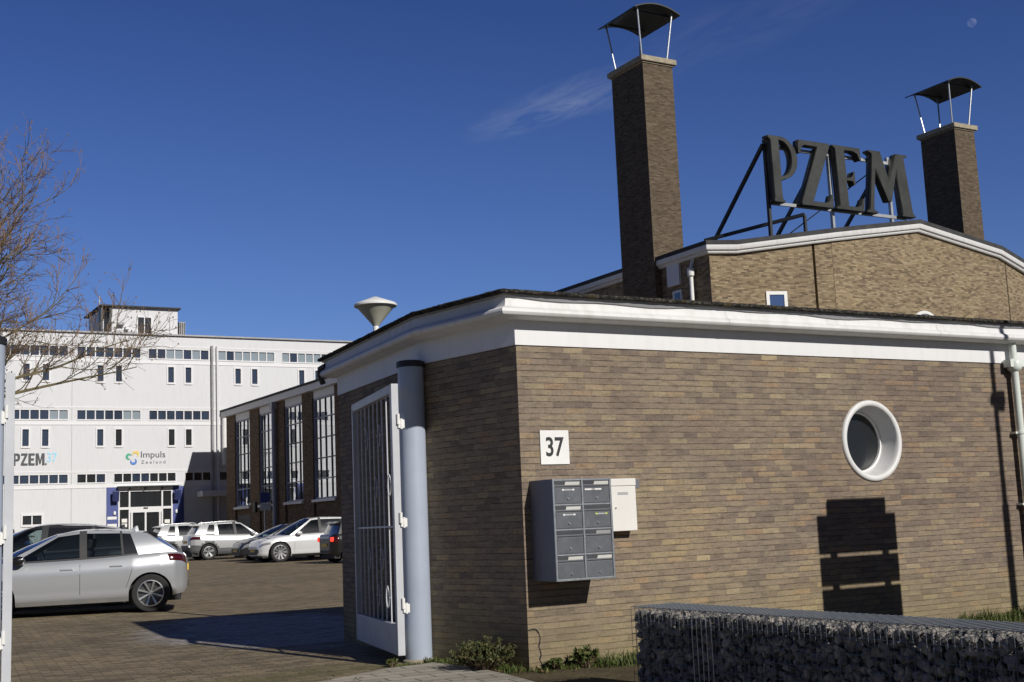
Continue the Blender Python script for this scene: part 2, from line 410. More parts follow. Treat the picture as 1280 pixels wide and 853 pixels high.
def pavers(name, stops, mortar, bw, rh, ms, extra=None, offset=.5):
    t = NT(name); uv = t.uv(); pos = t.pos()
    rot = t.n('ShaderNodeMapping'); rot.inputs['Rotation'].default_value = (0, 0, R(6)); t.l(pos, rot.inputs[0])
    nzc = t.n('ShaderNodeTexNoise'); t.l(pos, nzc.inputs['Vector']); nzc.inputs['Scale'].default_value = 5
    va = t.n('ShaderNodeVectorMath', operation='MULTIPLY_ADD'); t.l(nzc.outputs['Color'], va.inputs[0]); va.inputs[1].default_value = (.02, .02, 0); t.l(rot.outputs[0], va.inputs[2])
    br = t.n('ShaderNodeTexBrick'); t.l(va.outputs[0], br.inputs['Vector'])
    br.inputs['Color1'].default_value = (0,0,0,1); br.inputs['Color2'].default_value = (1,1,1,1); br.inputs['Mortar'].default_value = (.5,.5,.5,1)
    br.inputs['Scale'].default_value = 1; br.inputs['Brick Width'].default_value = bw; br.inputs['Row Height'].default_value = rh; br.inputs['Mortar Size'].default_value = ms; br.offset = offset
    col = t.ramp(br.outputs['Color'], stops)
    col = t.mix(.8, col, t.ramp(t.noise(pos, .38, 6, .7), [(.32, (.66,.65,.63)), (.5, (1,1,1)), (.68, (1.22,1.18,1.10))]), 'MULTIPLY')
    col = t.mix(.6, col, t.ramp(t.noise(pos, 9, 5, .7), [(.3, (.7,.7,.7)), (.7, (1.2,1.2,1.2))]), 'MULTIPLY')
    col = t.mix(br.outputs['Fac'], col, mortar)
    rough = .85
    t.brk = br.outputs['Color']; t.brf = br.outputs['Fac']
    if extra: col, rough = extra(t, col, pos)
    t.set(col, rough, spec=.3)
    h = t.math('ADD', t.math('SUBTRACT', 1, br.outputs['Fac']), t.math('MULTIPLY', t.noise(pos, 30, 4), .5))
    h = t.math('ADD', h, t.math('MULTIPLY', br.outputs['Color'], .5))
    t.bump(h, .7, .012)
    return t.m
def yard_extra(t, col, pos):
    sx = t.n('ShaderNodeSeparateXYZ'); t.l(pos, sx.inputs[0])
    n = t.math('MULTIPLY', t.math('SUBTRACT', t.noise(pos, .9, 5, .65), .5), 2.4)
    ex = t.math('POWER', t.math('DIVIDE', t.math('SUBTRACT', sx.outputs[0], 5.9), 1.75), 2); ey = t.math('POWER', t.math('DIVIDE', t.math('SUBTRACT', sx.outputs[1], 16.6), 3.4), 2)
    frost = t.math('MULTIPLY', t.math('SUBTRACT', 1.15, t.math('ADD', t.math('ADD', ex, ey), n)), 1.6, True)
    frost = t.math('MULTIPLY', frost, t.ramp(t.noise(pos, 11, 5, .7), [(.3, (.3,.3,.3)), (.62, (1,1,1))]))
    frost = t.math('MULTIPLY', frost, t.math('SUBTRACT', t.math('ADD', .55, t.math('MULTIPLY', t.brk, .6)), t.math('MULTIPLY', t.brf, .7), True))
    col = t.mix(frost, col, (.50,.505,.53))
    oil = t.ramp(t.noise(pos, 1.15, 5, .7), [(.62, (0,0,0)), (.70, (1,1,1))]); col = t.mix(t.math('MULTIPLY', oil, .38), col, (.05,.045,.04))
    sand = t.ramp(t.noise(pos, 2.3, 6, .75), [(.56, (0,0,0)), (.66, (1,1,1))]); col = t.mix(t.math('MULTIPLY', sand, .35), col, (.30,.26,.19))
    # moss along the threshold
    ly = t.math('SUBTRACT', sx.outputs[1], t.math('MULTIPLY', sx.outputs[0], .12))
    ms = t.math('SUBTRACT', 1, t.math('POWER', t.math('DIVIDE', t.math('SUBTRACT', ly, 10.75), .55), 2), True)
    ms = t.math('MULTIPLY', ms, t.ramp(t.noise(pos, 4, 5, .7), [(.35, (0,0,0)), (.6, (1,1,1))]))
    col = t.mix(t.math('MULTIPLY', ms, .7), col, (.10,.10,.03))
    return col, .85
m_yard = pavers('brown_brick_pavers', [(0, (.14,.11,.070)), (.5, (.225,.178,.110)), (1, (.285,.228,.145))], (.10,.085,.058), .21, .105, .006, yard_extra)
m_walk = pavers('grey_concrete_pavers', [(0, (.31,.285,.235)), (.6, (.37,.34,.285)), (1, (.42,.39,.335))], (.09,.08,.06), .40, .20, .008)
def soil():
    t = NT('soil'); p = t.pos()
    c = t.ramp(t.noise(p, 3, 6, .7), [(.3, (.06,.05,.03)), (.55, (.11,.09,.055)), (.75, (.12,.115,.05))])
    t.set(c, .95, spec=.1); t.bump(t.noise(p, 20, 6), .8, .03); return t.m
m_soil = soil()
def leafy(name, a, b, dry=(.22,.18,.08)):
    t = NT(name); c = t.ramp(t.noise(t.pos(), 13, 3), [(.3, a), (.7, b)])
    c = t.mix(t.ramp(t.noise(t.pos(), 31, 3), [(.55, (0,0,0)), (.68, (.8,.8,.8))]), c, dry)
    t.set(c, .6, spec=.3); return t.m
m_grass = leafy('grass_blades', (.03,.055,.012), (.10,.13,.03))
m_shrub = leafy('shrub_leaves', (.025,.04,.012), (.085,.095,.03))
def bark(name, a, b):
    t = NT(name); t.set(t.ramp(t.noise(t.obj(), 6, 5, .7), [(.3, a), (.7, b)]), .85, spec=.2); t.bump(t.noise(t.obj(), 30, 4), .5, .01); return t.m
m_bark = bark('bark', (.08,.065,.04), (.19,.16,.09)); m_twig = bark('twigs', (.15,.10,.075), (.25,.18,.12))
def stone():
    t = NT('limestone_rubble'); o = t.obj()
    c = t.ramp(t.noise(o, 11, 2), [(.3, (.085,.085,.085)), (.48, (.17,.165,.155)), (.6, (.27,.245,.22)), (.75, (.40,.37,.33))])
    c = t.mix(.7, c, t.ramp(t.noise(o, 45, 5, .7), [(.3, (.7,.7,.7)), (.7, (1.2,1.2,1.2))]), 'MULTIPLY')
    t.set(c, .85, spec=.25); t.bump(t.noise(o, 60, 5), .5, .01); return t.m
m_stone = stone()

# ================================================================== SETTING
def gz(y): return max(0.0, .006*(y-18))
mb = MB()
ys = [-80, 0, 9, 18, 84, 120, 1500]; xs = [-900, -60, 0, 30, 80, 900]
mb.grid([[(x, y, gz(min(y, 120))-.012) for x in xs] for y in ys])
tag(mb.build('ground', plain('asphalt', (.05,.05,.05), .9, var=.25, scale=2, bump=.3)), kind='structure')
mb = MB(); mb.face([(5.0, 1.0, -.007), (22, 1.0, -.007), (22, 9.86, -.007), (5.73, 9.861, -.007), (5.44, 11.34, -.007), (4.6, 11.2, -.007)]); tag(mb.build('soil', m_soil), kind='structure')
mb = MB()
poly_y = [10.1, 18, 30, 50, 84.2]
mb.grid([[(x, y, gz(y)) for x in (-25, -5, 5, 15, 34)] for y in poly_y])
tag(mb.build('courtyard', m_yard), kind='structure')
mb = MB()
wk = [(5.34,10.97),(4.77,10.86),(3.98,10.42),(2.5,9.75),(-2,8.2),(-2,2.0),(5.1,2.0),(5.25,8.9),(5.36,9.6),(5.42,10.3)]
mb.prism(wk[::-1], -.05, .022)
tag(mb.build('pavement', m_walk), kind='structure')
mb = MB()
rng = random.Random(3)
def tuft(mb, x, y, z, h, n, spread, rng):
    for _ in range(n):
        a = rng.uniform(0, 6.28); r = spread*rng.random()**.5; bx, by = x+r*math.cos(a), y+r*math.sin(a)
        hh = h*rng.uniform(.5, 1.1); a2 = rng.uniform(0, 6.28); ln = hh*rng.uniform(.2, .7); w = rng.uniform(.003, .007)
        dx, dy = math.cos(a2)*ln, math.sin(a2)*ln; px, py = -math.sin(a2)*w, math.cos(a2)*w
        mb.face([(bx-px,by-py,z),(bx+px,by+py,z),(bx+dx*.4+px*.8,by+dy*.4+py*.8,z+hh*.6),(bx+dx*.4-px*.8,by+dy*.4-py*.8,z+hh*.6)])
        mb.face([(bx+dx*.4-px*.8,by+dy*.4-py*.8,z+hh*.6),(bx+dx*.4+px*.8,by+dy*.4+py*.8,z+hh*.6),(bx+dx,by+dy,z+hh)])
LD = Vector((math.sin(R(-10.1)), math.cos(R(-10.1)), 0)); LN = Vector((-LD.y, LD.x, 0))
CX, CY = 5.732, 9.861
for i in range(170):                                   # verge along the shaded wall
    d = rng.uniform(-.05, 1.35); o = rng.uniform(.02, .17)*(1 if d > .3 else 1.3)
    p = Vector((CX, CY, 0))+LD*d+LN*o
    tuft(mb, p.x, p.y, -.01, rng.uniform(.03, .09), 9, .05, rng)
for i in range(60):
    tuft(mb, rng.uniform(5.0, 5.5), rng.uniform(10.95, 11.25), -.01, rng.uniform(.02, .05), 6, .05, rng)
for i in range(80):                                   # foot of the sunlit wall
    x = rng.choice([rng.uniform(5.72, 6.1), rng.uniform(6.05, 7.2), rng.uniform(6.1, 6.6)])
    tuft(mb, x, CY-rng.uniform(.02, .2), -.01, rng.uniform(.02, .07), 7, .05, rng)
for i in range(700):                                   # lawn between the gabion and the wall
    x = rng.uniform(6.3, 14.5); y = CY-rng.uniform(.03, 2.2) if x > 8 else CY-rng.uniform(.03, .4)
    tuft(mb, x, y, -.01, rng.uniform(.05, .16), 9, .1, rng)
for i in range(120):
    x = rng.uniform(11.0, 14); tuft(mb, x, CY-rng.uniform(.03, .25), -.01, rng.uniform(.07, .17), 12, .08, rng)
tag(mb.build('grass', m_grass), kind='stuff')

mb = MB(); rl_ = random.Random(8)                       # blown leaves and litter
def leaf(x, y, z):
    a = rl_.uniform(0, 6.28); l = rl_.uniform(.015, .04); w = l*rl_.uniform(.3, .5); u = Vector((math.cos(a), math.sin(a), rl_.uniform(-.2,.4)))*l; v = Vector((-math.sin(a), math.cos(a), rl_.uniform(-.3,.3)))*w; c = Vector((x, y, z+.006+abs(u.z)+abs(v.z)))
    mb.face([c-u, c-v*.9+u*.1, c+u, c+v*.9+u*.1])
for i in range(260):
    k = rl_.random()
    if k < .4: p = Vector((CX, CY, 0))+LD*rl_.uniform(-.1, 1.5)+LN*abs(rl_.gauss(.02, .16)); leaf(p.x, p.y, .0)
    elif k < .65: leaf(rl_.uniform(5.7, 7.5), CY-abs(rl_.gauss(.03, .2)), .0)
    elif k < .8: leaf(rl_.uniform(3.8, 5.3), rl_.uniform(9.2, 10.9), .022)
    else: leaf(rl_.uniform(3.2, 5.3), rl_.uniform(10.9, 13.5), .0)
tag(mb.build('fallen_leaves', plain('dry_leaves', (.16,.10,.045), .8, var=.5, scale=9)), kind='stuff')

# ------------------------------------------------------------------ gatehouse
gh = thing('gatehouse', 'low brown brick gatehouse with white gutter, round window and mossy roof edge in the foreground', 'building', (CX, CY, 0))
B = Vector((CX, CY, 0))+LD*1.515; E_ = Vector((5.75, 14.2, 0))
mb = MB(); X1 = 32.0; zt = 2.9
hx, hz, hr = 10.10, 2.0, .385; s = .55
def rect(x0, x1, z0, z1): mb.face([(x0,CY,z0),(x1,CY,z0),(x1,CY,z1),(x0,CY,z1)])
rect(CX, hx-s, -.3, zt); rect(hx+s, X1, -.3, zt); rect(hx-s, hx+s, -.3, hz-s); rect(hx-s, hx+s, hz+s, zt)
N = 48
for k in range(N):
    def cp(k): a = 2*math.pi*k/N; return (hx+hr*math.cos(a), CY, hz+hr*math.sin(a))
    def sp(k):
        a = 2*math.pi*k/N; c, q = math.cos(a), math.sin(a); m = s/max(abs(c), abs(q)); return (hx+m*c, CY, hz+m*q)
    mb.face([cp(k), sp(k), sp(k+1), cp(k+1)])
def wallq(a, b, z0=-.3, z1=zt): mb.face([(a[0],a[1],z0),(b[0],b[1],z0),(b[0],b[1],z1),(a[0],a[1],z1)])
wallq(B, (CX, CY)); wallq(E_, B); wallq((X1, 14.2), E_); wallq((X1, CY), (X1, 14.2))
crack = [(662.2,789.8),(667,788.6),(671.4,789.2),(675.2,794.7),(676.4,800),(675.8,805.6),(674.2,810),(675.6,814.4),(676.9,821),(674.7,826.4),(677.4,833)]
cw = [(CX+(x-662)*.0084, (838-y)*.0071) for x, y in crack]
for i, ((x0, z0), (x1, z1)) in enumerate(zip(cw, cw[1:])):
    w = .0045+.003*((i*7) % 3)/2; d = Vector((x1-x0, z1-z0)).normalized(); n_ = (-d.y*w, d.x*w)
    mb.face([(x0-n_[0],CY-.002-i*.0001,z0-n_[1]),(x1-n_[0],CY-.002-i*.0001,z1-n_[1]),(x1+n_[0],CY-.002-i*.0001,z1+n_[1]),(x0+n_[0],CY-.002-i*.0001,z0+n_[1])], 1)
mb.build('wall', [m_brick, m_seam], gh)
# swept eaves: plan corners with an overhang of their own on each side
segs = [((X1, CY), (CX, CY), (0,-1), 1.0), ((CX, CY), (B.x, B.y), (LN.x, LN.y), 1.33), ((B.x, B.y), (E_.x, E_.y), None, .9), ((E_.x, E_.y), (X1, 14.2), (0,1), 1.0)]
gd = (E_-B).normalized(); segs[2] = (segs[2][0], segs[2][1], (-gd.y, gd.x), .9)
def corner(i, o):
    """plan point where the offset lines of segments i-1 and i meet"""
    if i == 0: s0 = segs[0]; return (X1, CY-o)
    if i == len(segs): return (X1, 14.2+o)
    a, b = segs[i-1], segs[i]
    n1, c1 = Vector(a[2]), Vector(a[2]).dot(Vector(a[1]))+o*a[3]; n2, c2 = Vector(b[2]), Vector(b[2]).dot(Vector(b[0]))+o*b[3]
    det = n1.x*n2.y-n1.y*n2.x
    return ((c1*n2.y-c2*n1.y)/det, (n1.x*c2-n2.x*c1)/det)
def sweep(prof, sub=1, jit=None, m=0):
    mb = MB(); cols = []
    for i in range(len(segs)+1):
        cs = [(*corner(i, o), z) for o, z in prof]
        cols.append(cs)
    rows = []
    for i in range(len(segs)):
        n = max(1, int(sub*math.hypot(cols[i+1][0][0]-cols[i][0][0], cols[i+1][0][1]-cols[i][0][1])))
        for k in range(n):
            t = k/n; rows.append([tuple(a[j]+(b[j]-a[j])*t for j in range(3)) for a, b in zip(cols[i], cols[i+1])])
    rows.append(cols[-1])
    if jit: rows = [[jit(p, j) for j, p in enumerate(r)] for r in rows]
    mb.grid(rows, m)
    mb.face(rows[0]); mb.face(rows[-1][::-1])
    return mb
sweep([(0,2.895),(.012,2.895),(.012,3.125),(0,3.125)]).build('frieze', m_frieze, gh)
gut = [(0,3.122),(.135,3.122),(.15,3.13),(.155,3.128),(.185,3.134),(.203,3.148),(.212,3.168),(.207,3.19),(.192,3.207),(.172,3.214),(.165,3.222),(.158,3.25),(.152,3.29),(.15,3.318),(0,3.318)]
sweep(gut).build('gutter', m_white, gh, smooth=35)
# grey flashing lapped over the white in uneven tongues, then the mossy felt edge
rg = random.Random(5)
def jf(p, j):
    if j in (1, 2): return (p[0], p[1], p[2]-.012*(math.sin(p[0]*2.1)+math.sin(p[0]*5.3+1))-.006)
    return p
sweep([(.14,3.319),(.156,3.300),(.170,3.302),(.18,3.335),(.14,3.335)], 5, jf).build('flashing', m_zinc, gh)
def jm(p, j):
    if j == 0 or j == 6: return p
    return (p[0]+rg.uniform(-.003,.003), p[1]+rg.uniform(-.003,.003), p[2]+rg.uniform(-.002,.0045))
sweep([(.12,3.336),(.20,3.327),(.222,3.332),(.226,3.346),(.218,3.364),(.16,3.378),(.05,3.382)], 22, jm).build('roof_edge', m_moss, gh, smooth=70)
mb = MB(); mb.face([(*corner(i, .06), 3.386) for i in range(1, 4)]+[(X1,14.2,3.386),(X1,CY,3.386)][::1]); mb.build('roof', m_roof, gh)
for x in (8.1, 11.1, 14.1):
    mb = MB(); mb.grid([[(x+dx, CY-o-.004, z) for o, z in gut[1:13]] for dx in (-.025, .025)]); mb.build('gutter_joint', m_white, gh, smooth=35)
# round window
mb = MB(); AX = (Vector((1,0,0)), Vector((0,0,1)), Vector((0,-1,0)))
ring = [(.372,-.30),(.372,-.04),(.375,.012),(.385,.026),(.405,.030),(.425,.026),(.436,.012),(.438,0),(.384,-.002)]
ring = [(.318,-.235),(.330,-.20),(.368,-.03),(.372,.012),(.384,.026),(.404,.030),(.424,.026),(.435,.012),(.437,-.001)]
rw = MB(); rw.lathe((hx, CY, hz), ring, 64, ax=AX)
rwo = rw.build('round_window', m_white, gh, smooth=50)
mb = MB(); mb.lathe((hx, CY, hz), [(.335,-.222),(.335,-.19),(.325,-.180),(.312,-.185),(.310,-.215)], 64, ax=AX); mb.build('window_frame', m_bollard, rwo, smooth=40)
mb = MB(); mb.face([(hx+.32*math.cos(a), CY+.212, hz+.32*math.sin(a)) for a in [2*math.pi*k/48 for k in range(48)]]); mb.build('pane', m_round, rwo)
mb = MB(); mb.box((hx-.5, CY+.4, hz-.5), (hx+.5, CY+.42, hz+.5)); mb.build('window_blind', m_int, rwo)
# downpipe on the sunlit wall
px, py = 12.40, CY-.085
mb = MB(); mb.tube([(px,py,-.1),(px,py,3.12)], .042, 16); dpo = mb.build('downpipe', m_pipe, gh, smooth=40)
mb = MB(); mb.lathe((px,py,2.79), [(.046,0),(.075,.02),(.085,.05),(.085,.11),(.075,.13),(.046,.15)], 20)
mb.box((px-.12, py-.05, 2.84), (px-.02, py+.05, 2.93)); mb.box((px+.02, py-.05, 2.845), (px+.14, py+.05, 2.925)); mb.build('pipe_joint', m_pipe, dpo, smooth=40)
for z in (2.06, 1.24, .35):
    mb = MB(); mb.lathe((px,py,z), [(.043,0),(.052,.003),(.052,.032),(.043,.035)], 20); mb.box((px-.085, py+.0, z+.006), (px-.045, py+.09, z+.03)); mb.build('pipe_bracket', m_pipe, dpo, smooth=40)
# gutter stub at the far end of the eave
mb = MB(); e = Vector((5.62, 14.28, 0)); mb.tube([(e.x,e.y,3.26),(e.x-.03,e.y+.10,3.24),(e.x-.03,e.y+.12,3.16),(e.x+.02,e.y+.14,3.06)], .035, 10); mb.build('gutter_outlet', m_darkmetal, gh, smooth=50)

# ------------------------------------------------------------------ things fixed to the wall
hn = thing('house_number', 'white square sign with black house number 37 on the brick wall', 'sign', (6.09, CY, 1.96))
mb = MB(); mb.box((5.938, CY-.014, 1.802), (6.245, CY-.002, 2.113)); mb.build('plate', m_bollard, hn, bevel=.002)
lettering('digits', '37', m_ink, hn, 5.995, 6.190, 1.872, 2.052, CY-.014, .002, offset=.02)

bank = thing('mailbox_bank', 'grey metal bank of eight mailboxes in two columns on the brick wall', 'mailboxes', (6.119, CY, .765))
bx0, bx1, bz0, bz1, yf = 5.811, 6.427, .768, 1.655, CY-.40
mb = MB(); mb.box((bx0, yf+.012, bz0), (bx1, CY-.001, bz1)); mb.build('casing', m_box_side, bank, bevel=.004)
mb = MB(); fr = .018
cw_ = (bx1-bx0-fr*3)/2; rh_ = (bz1-bz0-fr)/4
for x in (bx0, bx0+fr+cw_, bx1-fr): mb.box((x, yf, bz0), (x+fr, yf+.012, bz1))
mb.box((bx0+fr, yf+.001, bz0), (bx1-fr, yf+.012, bz0+fr))
for r in range(1, 5): mb.box((bx0+fr, yf+.0015, bz0+r*rh_), (bx1-fr, yf+.012, bz0+r*rh_+.010))
mb.build('front_frame', m_steel, bank, bevel=.002)
lab = {(0,3):'r',(1,3):'w',(0,2):'w',(1,2):'',(0,1):'',(1,1):'g',(0,0):'w',(1,0):'w'}
lab[(0,3)] = 'w'
for c in range(2):
    x = bx0+fr+c*(cw_+fr)
    for r in range(4):
        z0 = bz0+fr*.9+r*rh_; zf = z0+rh_*.66; z1 = z0+rh_-.016
        mb = MB(); mb.box((x+.004, yf+.004, z0+.004), (x+cw_-.004, yf+.016, zf)); d = mb.build('mailbox_door', m_box, bank, bevel=.003)
        mb = MB(); cx_ = x+cw_*.5; mb.lathe((cx_, yf+.004, z0+rh_*.2), [(0,.010),(.009,.010),(.011,.004),(.011,0)], 14, ax=AX); mb.box((cx_-.0015, yf-.009, z0+rh_*.2-.007), (cx_+.0015, yf-.006, z0+rh_*.2+.003)); mb.build('lock', m_steel, d)
        mb = MB(); mb.box((x+.003, yf+.006, z0+.003), (x+cw_-.003, yf+.010, z0+.012)); mb.build('door_lip', m_steel, d)
        # letter flap above the door, tipped outwards
        mb = MB(); mb.obox((x+cw_/2, yf+.012, (zf+.010+z1)/2), (cw_/2-.006,0,0), (0,.004,.0), (0,-.007,(z1-zf-.014)/2)); f = mb.build('letter_flap', m_box, bank, bevel=.002)
        mb = MB(); mb.box((x+.004, yf+.008, zf+.001), (x+cw_-.004, yf+.014, zf+.011)); mb.build('slot', m_boxdark, f)
        if lab[(c, r)]:
            w0 = x+cw_*(.42 if lab[(c,r)] != 'w' or c else .40)
            mb = MB(); mb.obox((w0+cw_*.27, yf+.0055, (zf+.010+z1)/2), (cw_*.27,0,0), (0,.001,0), (0,-.006,(z1-zf-.03)/2)); mb.build('name_label', m_labelgrey if lab[(c,r)] == 'g' else m_label, f)
        if r >= 2:
            st = m_label_y if (c, r) == (1, 2) else m_label
            mb = MB(); zc = zf-.022
            a0 = x+cw_*(.28 if c == 0 else (.06 if r == 3 else .42))
            for k in range(2):
                mb = MB(); mb.box((a0+k*.105, yf+.0025, zc-.007), (a0+.022+k*.105+(.05 if (c, r) == (1, 3) else 0), yf+.004, zc+.007)); mb.build('name_sticker', st, d)
            mb = MB(); mb.box((a0+.026, yf+.003, zc-.006), (a0+.10, yf+.004, zc+.006)); mb.build('name_strip', m_labelgrey, d)
wb = thing('mailbox', 'cream white single mailbox beside the grey mailbox bank', 'mailbox', (6.755, CY, 1.17))
mb = MB(); mb.box((6.60, CY-.12, 1.172), (6.89, CY-.003, 1.585)); mb.build('body', m_wbox, wb, bevel=.005)
mb = MB(); mb.box((6.597, CY-.126, 1.587), (6.893, CY-.003, 1.655)); mb.build('lid', m_wbox, wb, bevel=.006)
mb = MB(); mb.box((6.685, CY-.1225, 1.505), (6.80, CY-.1195, 1.530)); mb.build('name_plate', m_labelgrey, wb, bevel=.001)
mb = MB(); mb.lathe((6.655, CY-.12, 1.385), [(0,.008),(.008,.008),(.009,0)], 12, ax=AX); mb.build('lock', m_steel, wb)
mb = MB(); mb.box((6.895, CY-.11, 1.56), (6.945, CY-.004, 1.645)); mb.build('side_bracket', m_box_side, wb, bevel=.004)

# ------------------------------------------------------------------ gates
def gate(label, pc, h0, ang, L, zb, ztop, sd, group='gate leaves of the yard entrance'):
    g = thing('gate', label, 'gate', (pc[0], pc[1], 0), group)
    mb = MB(); mb.lathe((pc[0], pc[1], 0), [(.128,-.2),(.128,2.86),(.0,2.861)], 40); po = mb.build('gate_post', m_grey, g, smooth=40)
    mb = MB(); mb.lathe((pc[0], pc[1], 2.86), [(.1285,-.004),(.141,.0),(.143,.012),(.139,.022),(.143,.032),(.139,.052),(.12,.062),(0,.066)], 40); mb.build('post_cap', m_black, po, smooth=50)
    mb = MB(); mb.lathe((pc[0], pc[1], -.05), [(.155,0),(.155,.072),(.13,.085)], 24); mb.build('post_foot', m_concrete, po)
    a = Vector((math.sin(ang), math.cos(ang), 0)); n = Vector((a.y, -a.x, 0)); O = Vector((h0[0], h0[1], 0))    # n: to the right of the leaf
    T = .035
    def P(u, z, w=0): return O+a*u+n*w+Vector((0,0,z))
    mb = MB()
    def b(u0, u1, z0, z1, t=T): mb.obox(P((u0+u1)/2, (z0+z1)/2), a*(u1-u0)/2, n*t, (0,0,(z1-z0)/2))
    b(0, .085, zb, ztop); b(L-.055, L, zb, ztop); b(.085, L-.055, ztop-.085, ztop, T-.002); b(.085, L-.055, zb, zb+.28, T-.004)
    mb.build('leaf_frame', m_gate, g, bevel=.004)
    nb = 9
    for k in range(nb):
        u = .085+(L-.14)*(k+.5)/nb; mb = MB()
        mb.obox(P(u, (zb+.28+ztop-.085)/2), a*.009, n*.0055, (0,0,(ztop-zb-.365)/2)); mb.build('bar', m_gate, g)
    mb = MB(); mb.obox(P(L/2, 1.30), a*(L/2-.07), n*.012, (0,0,.009)); mb.build('mid_rail', m_gate, g)
    for i, (k, z) in enumerate(((2, 2.22), (5, 2.22), (3, 1.70), (0, 1.70), (2, .98), (5, .98), (3, .62), (1, .62))):
        u = .085+(L-.14)*(k+1)/nb; mb = MB()
        pts = [P(u+.055*math.cos(t), z+.105*math.sin(t), -.012) for t in [2*math.pi*j/20 for j in range(21)]]
        mb.tube(pts, .007, 6, caps=False)
        mb.tube([P(u-.11, z, -.012), P(u-.055, z, -.012)], .006, 6); mb.tube([P(u+.055, z, -.012), P(u+.11, z, -.012)], .006, 6)
        mb.build('oval_ornament', m_gate, g, smooth=60)
    for z in (.62, 1.42, 2.36):
        mb = MB(); q = P(-.012, z, .025*sd)
        mb.lathe((q.x, q.y, z-.09), [(0,0),(.016,0),(.016,.10),(.0,.10)], 12); mb.lathe((q.x+n.x*.03*sd, q.y+n.y*.03*sd, z-.035), [(0,-.10),(.012,-.10),(.012,0),(0,0)], 12)
        mb.obox(q+Vector((n.x*.03*sd, n.y*.03*sd, -.085)), n*.03, a*.006, (0,0,.04)); mb.build('hinge', m_bollard, g, smooth=40)
    return g
gate('open gate leaf with vertical bars hung on a grey round post beside the brick gatehouse', (5.345, 11.30), (5.055, 11.06), R(11.9), 2.06, .10, 2.665, 1)
gate('gate leaf seen edge on with its grey post at the left edge of the photo', (1.345, 10.64), (1.505, 10.56), R(8.2), 2.06, .10, 2.63, -1)

# ------------------------------------------------------------------ gabion
GX0, GX1, GY0, GY1, GZ = 5.625, 6.03, 1.6, 8.1, .62
gb = thing('gabion', 'wire mesh gabion filled with grey rubble stones in front of the gatehouse wall', 'gabion', (GX0, GY1, 0))
rs = random.Random(11)
def rubble(mb, c, r, rs):
    bm = bmesh.new(); sx, sy, sz = [rs.uniform(.75, 1.15)*r for _ in range(3)]
    for _ in range(15):
        v = Vector((rs.gauss(0,1), rs.gauss(0,1), rs.gauss(0,1))).normalized()*rs.uniform(.86, 1.05)
        bm.verts.new((c[0]+v.x*sx, c[1]+v.y*sy, c[2]+v.z*sz))
    res = bmesh.ops.convex_hull(bm, input=bm.verts)
    k = len(mb.v); idx = {}
    for v in bm.verts: idx[v] = len(mb.v); mb.v.append(tuple(v.co))
    for f in bm.faces: mb.f.append(tuple(idx[v] for v in f.verts)); mb.m.append(0)
    bm.free()
spots = []
y = GY1-.055
while y > GY0+.05:
    z = .04
    while z < GZ-.02:
        spots.append((GX0+.03+rs.uniform(0,.012), y+rs.uniform(-.02,.02), min(GZ-.05, z+rs.uniform(-.02,.015)), 0)); z += rs.uniform(.046, .066)
    for k in range(1, 7): spots.append((GX0+.04+k*.058+rs.uniform(-.02,.02), y+rs.uniform(-.02,.02), GZ-.058+rs.uniform(-.015,.004), 1))
    for k in range(6): spots.append((GX0+.11, y+rs.uniform(-.02,.02), .06+.1*k, 1))
    y -= rs.uniform(.044, .060)
for xx in range(0, 6):
    for zz_ in range(8): spots.append((GX0+.04+xx*.065, GY1-.05, .05+zz_*.072, 1)); spots.append((GX0+.06+xx*.062, GY1-.12, .06+zz_*.072, 1))
vis = sorted([p for p in spots if p[3] == 0 and p[1] > 4.6 and p[2] > .12], key=lambda p: (p[0]**2+p[1]**2))[:100]
vs_ = set(vis); fill = MB()
for p in spots:
    r = rs.uniform(.030, .047)*(1.35 if p[3] and p[0] > GX0+.1 and p[2] < GZ-.1 else 1)
    x = max(p[0], GX0+.003+r*1.0)
    if p in vs_:
        one = MB(); rubble(one, (x, p[1], p[2]), r, rs); one.build('stone', m_stone, gb)
    else: rubble(fill, (x, p[1], p[2]), r, rs)
fill.box((GX0+.10, GY0+.1, .0), (GX1-.09, GY1-.14, GZ-.12))
tag(fill.build('stone_fill', m_stone, gb), kind='stuff')
def wires(name, lines, w=.0034):
    mb = MB()
    for a, b in lines: mb.tube([a, b], w/2, 5, caps=False)
    return mb.build(name, m_wire, gb, smooth=80)
nv = int((GY1-GY0)/.05)
side = [((GX0, GY0+k*.05, 0), (GX0, GY0+k*.05, GZ)) for k in range(nv+1)]+[((GX0-.004, GY0, k*.10+.02), (GX0-.004, GY1, k*.10+.02)) for k in range(7)]
wires('side_mesh', side)
wires('far_side_mesh', [((GX1+a[0]-GX0, a[1], a[2]), (GX1+b[0]-GX0, b[1], b[2])) for a, b in side])
nx_ = 10
wires('end_mesh', [((GX0+k*(GX1-GX0)/nx_, GY1, 0), (GX0+k*(GX1-GX0)/nx_, GY1, GZ)) for k in range(nx_+1)]+[((GX0, GY1+.004, k*.10+.02), (GX1, GY1+.004, k*.10+.02)) for k in range(7)])
wires('lid_mesh', [((GX0+k*(GX1-GX0)/nx_, GY0, GZ), (GX0+k*(GX1-GX0)/nx_, GY1, GZ)) for k in range(nx_+1)]+[((GX0, GY0+k*.06, GZ+.004), (GX1, GY0+k*.06, GZ+.004)) for k in range(int((GY1-GY0)/.06)+1)], .0042)
mb = MB()
for k in range(5): mb.tube([(GX0-.006, 7.35-k*.055, GZ-.05), (GX0-.007, 7.35-k*.055, .03)], .0026, 5)
mb.build('spare_wire', m_steel, gb)

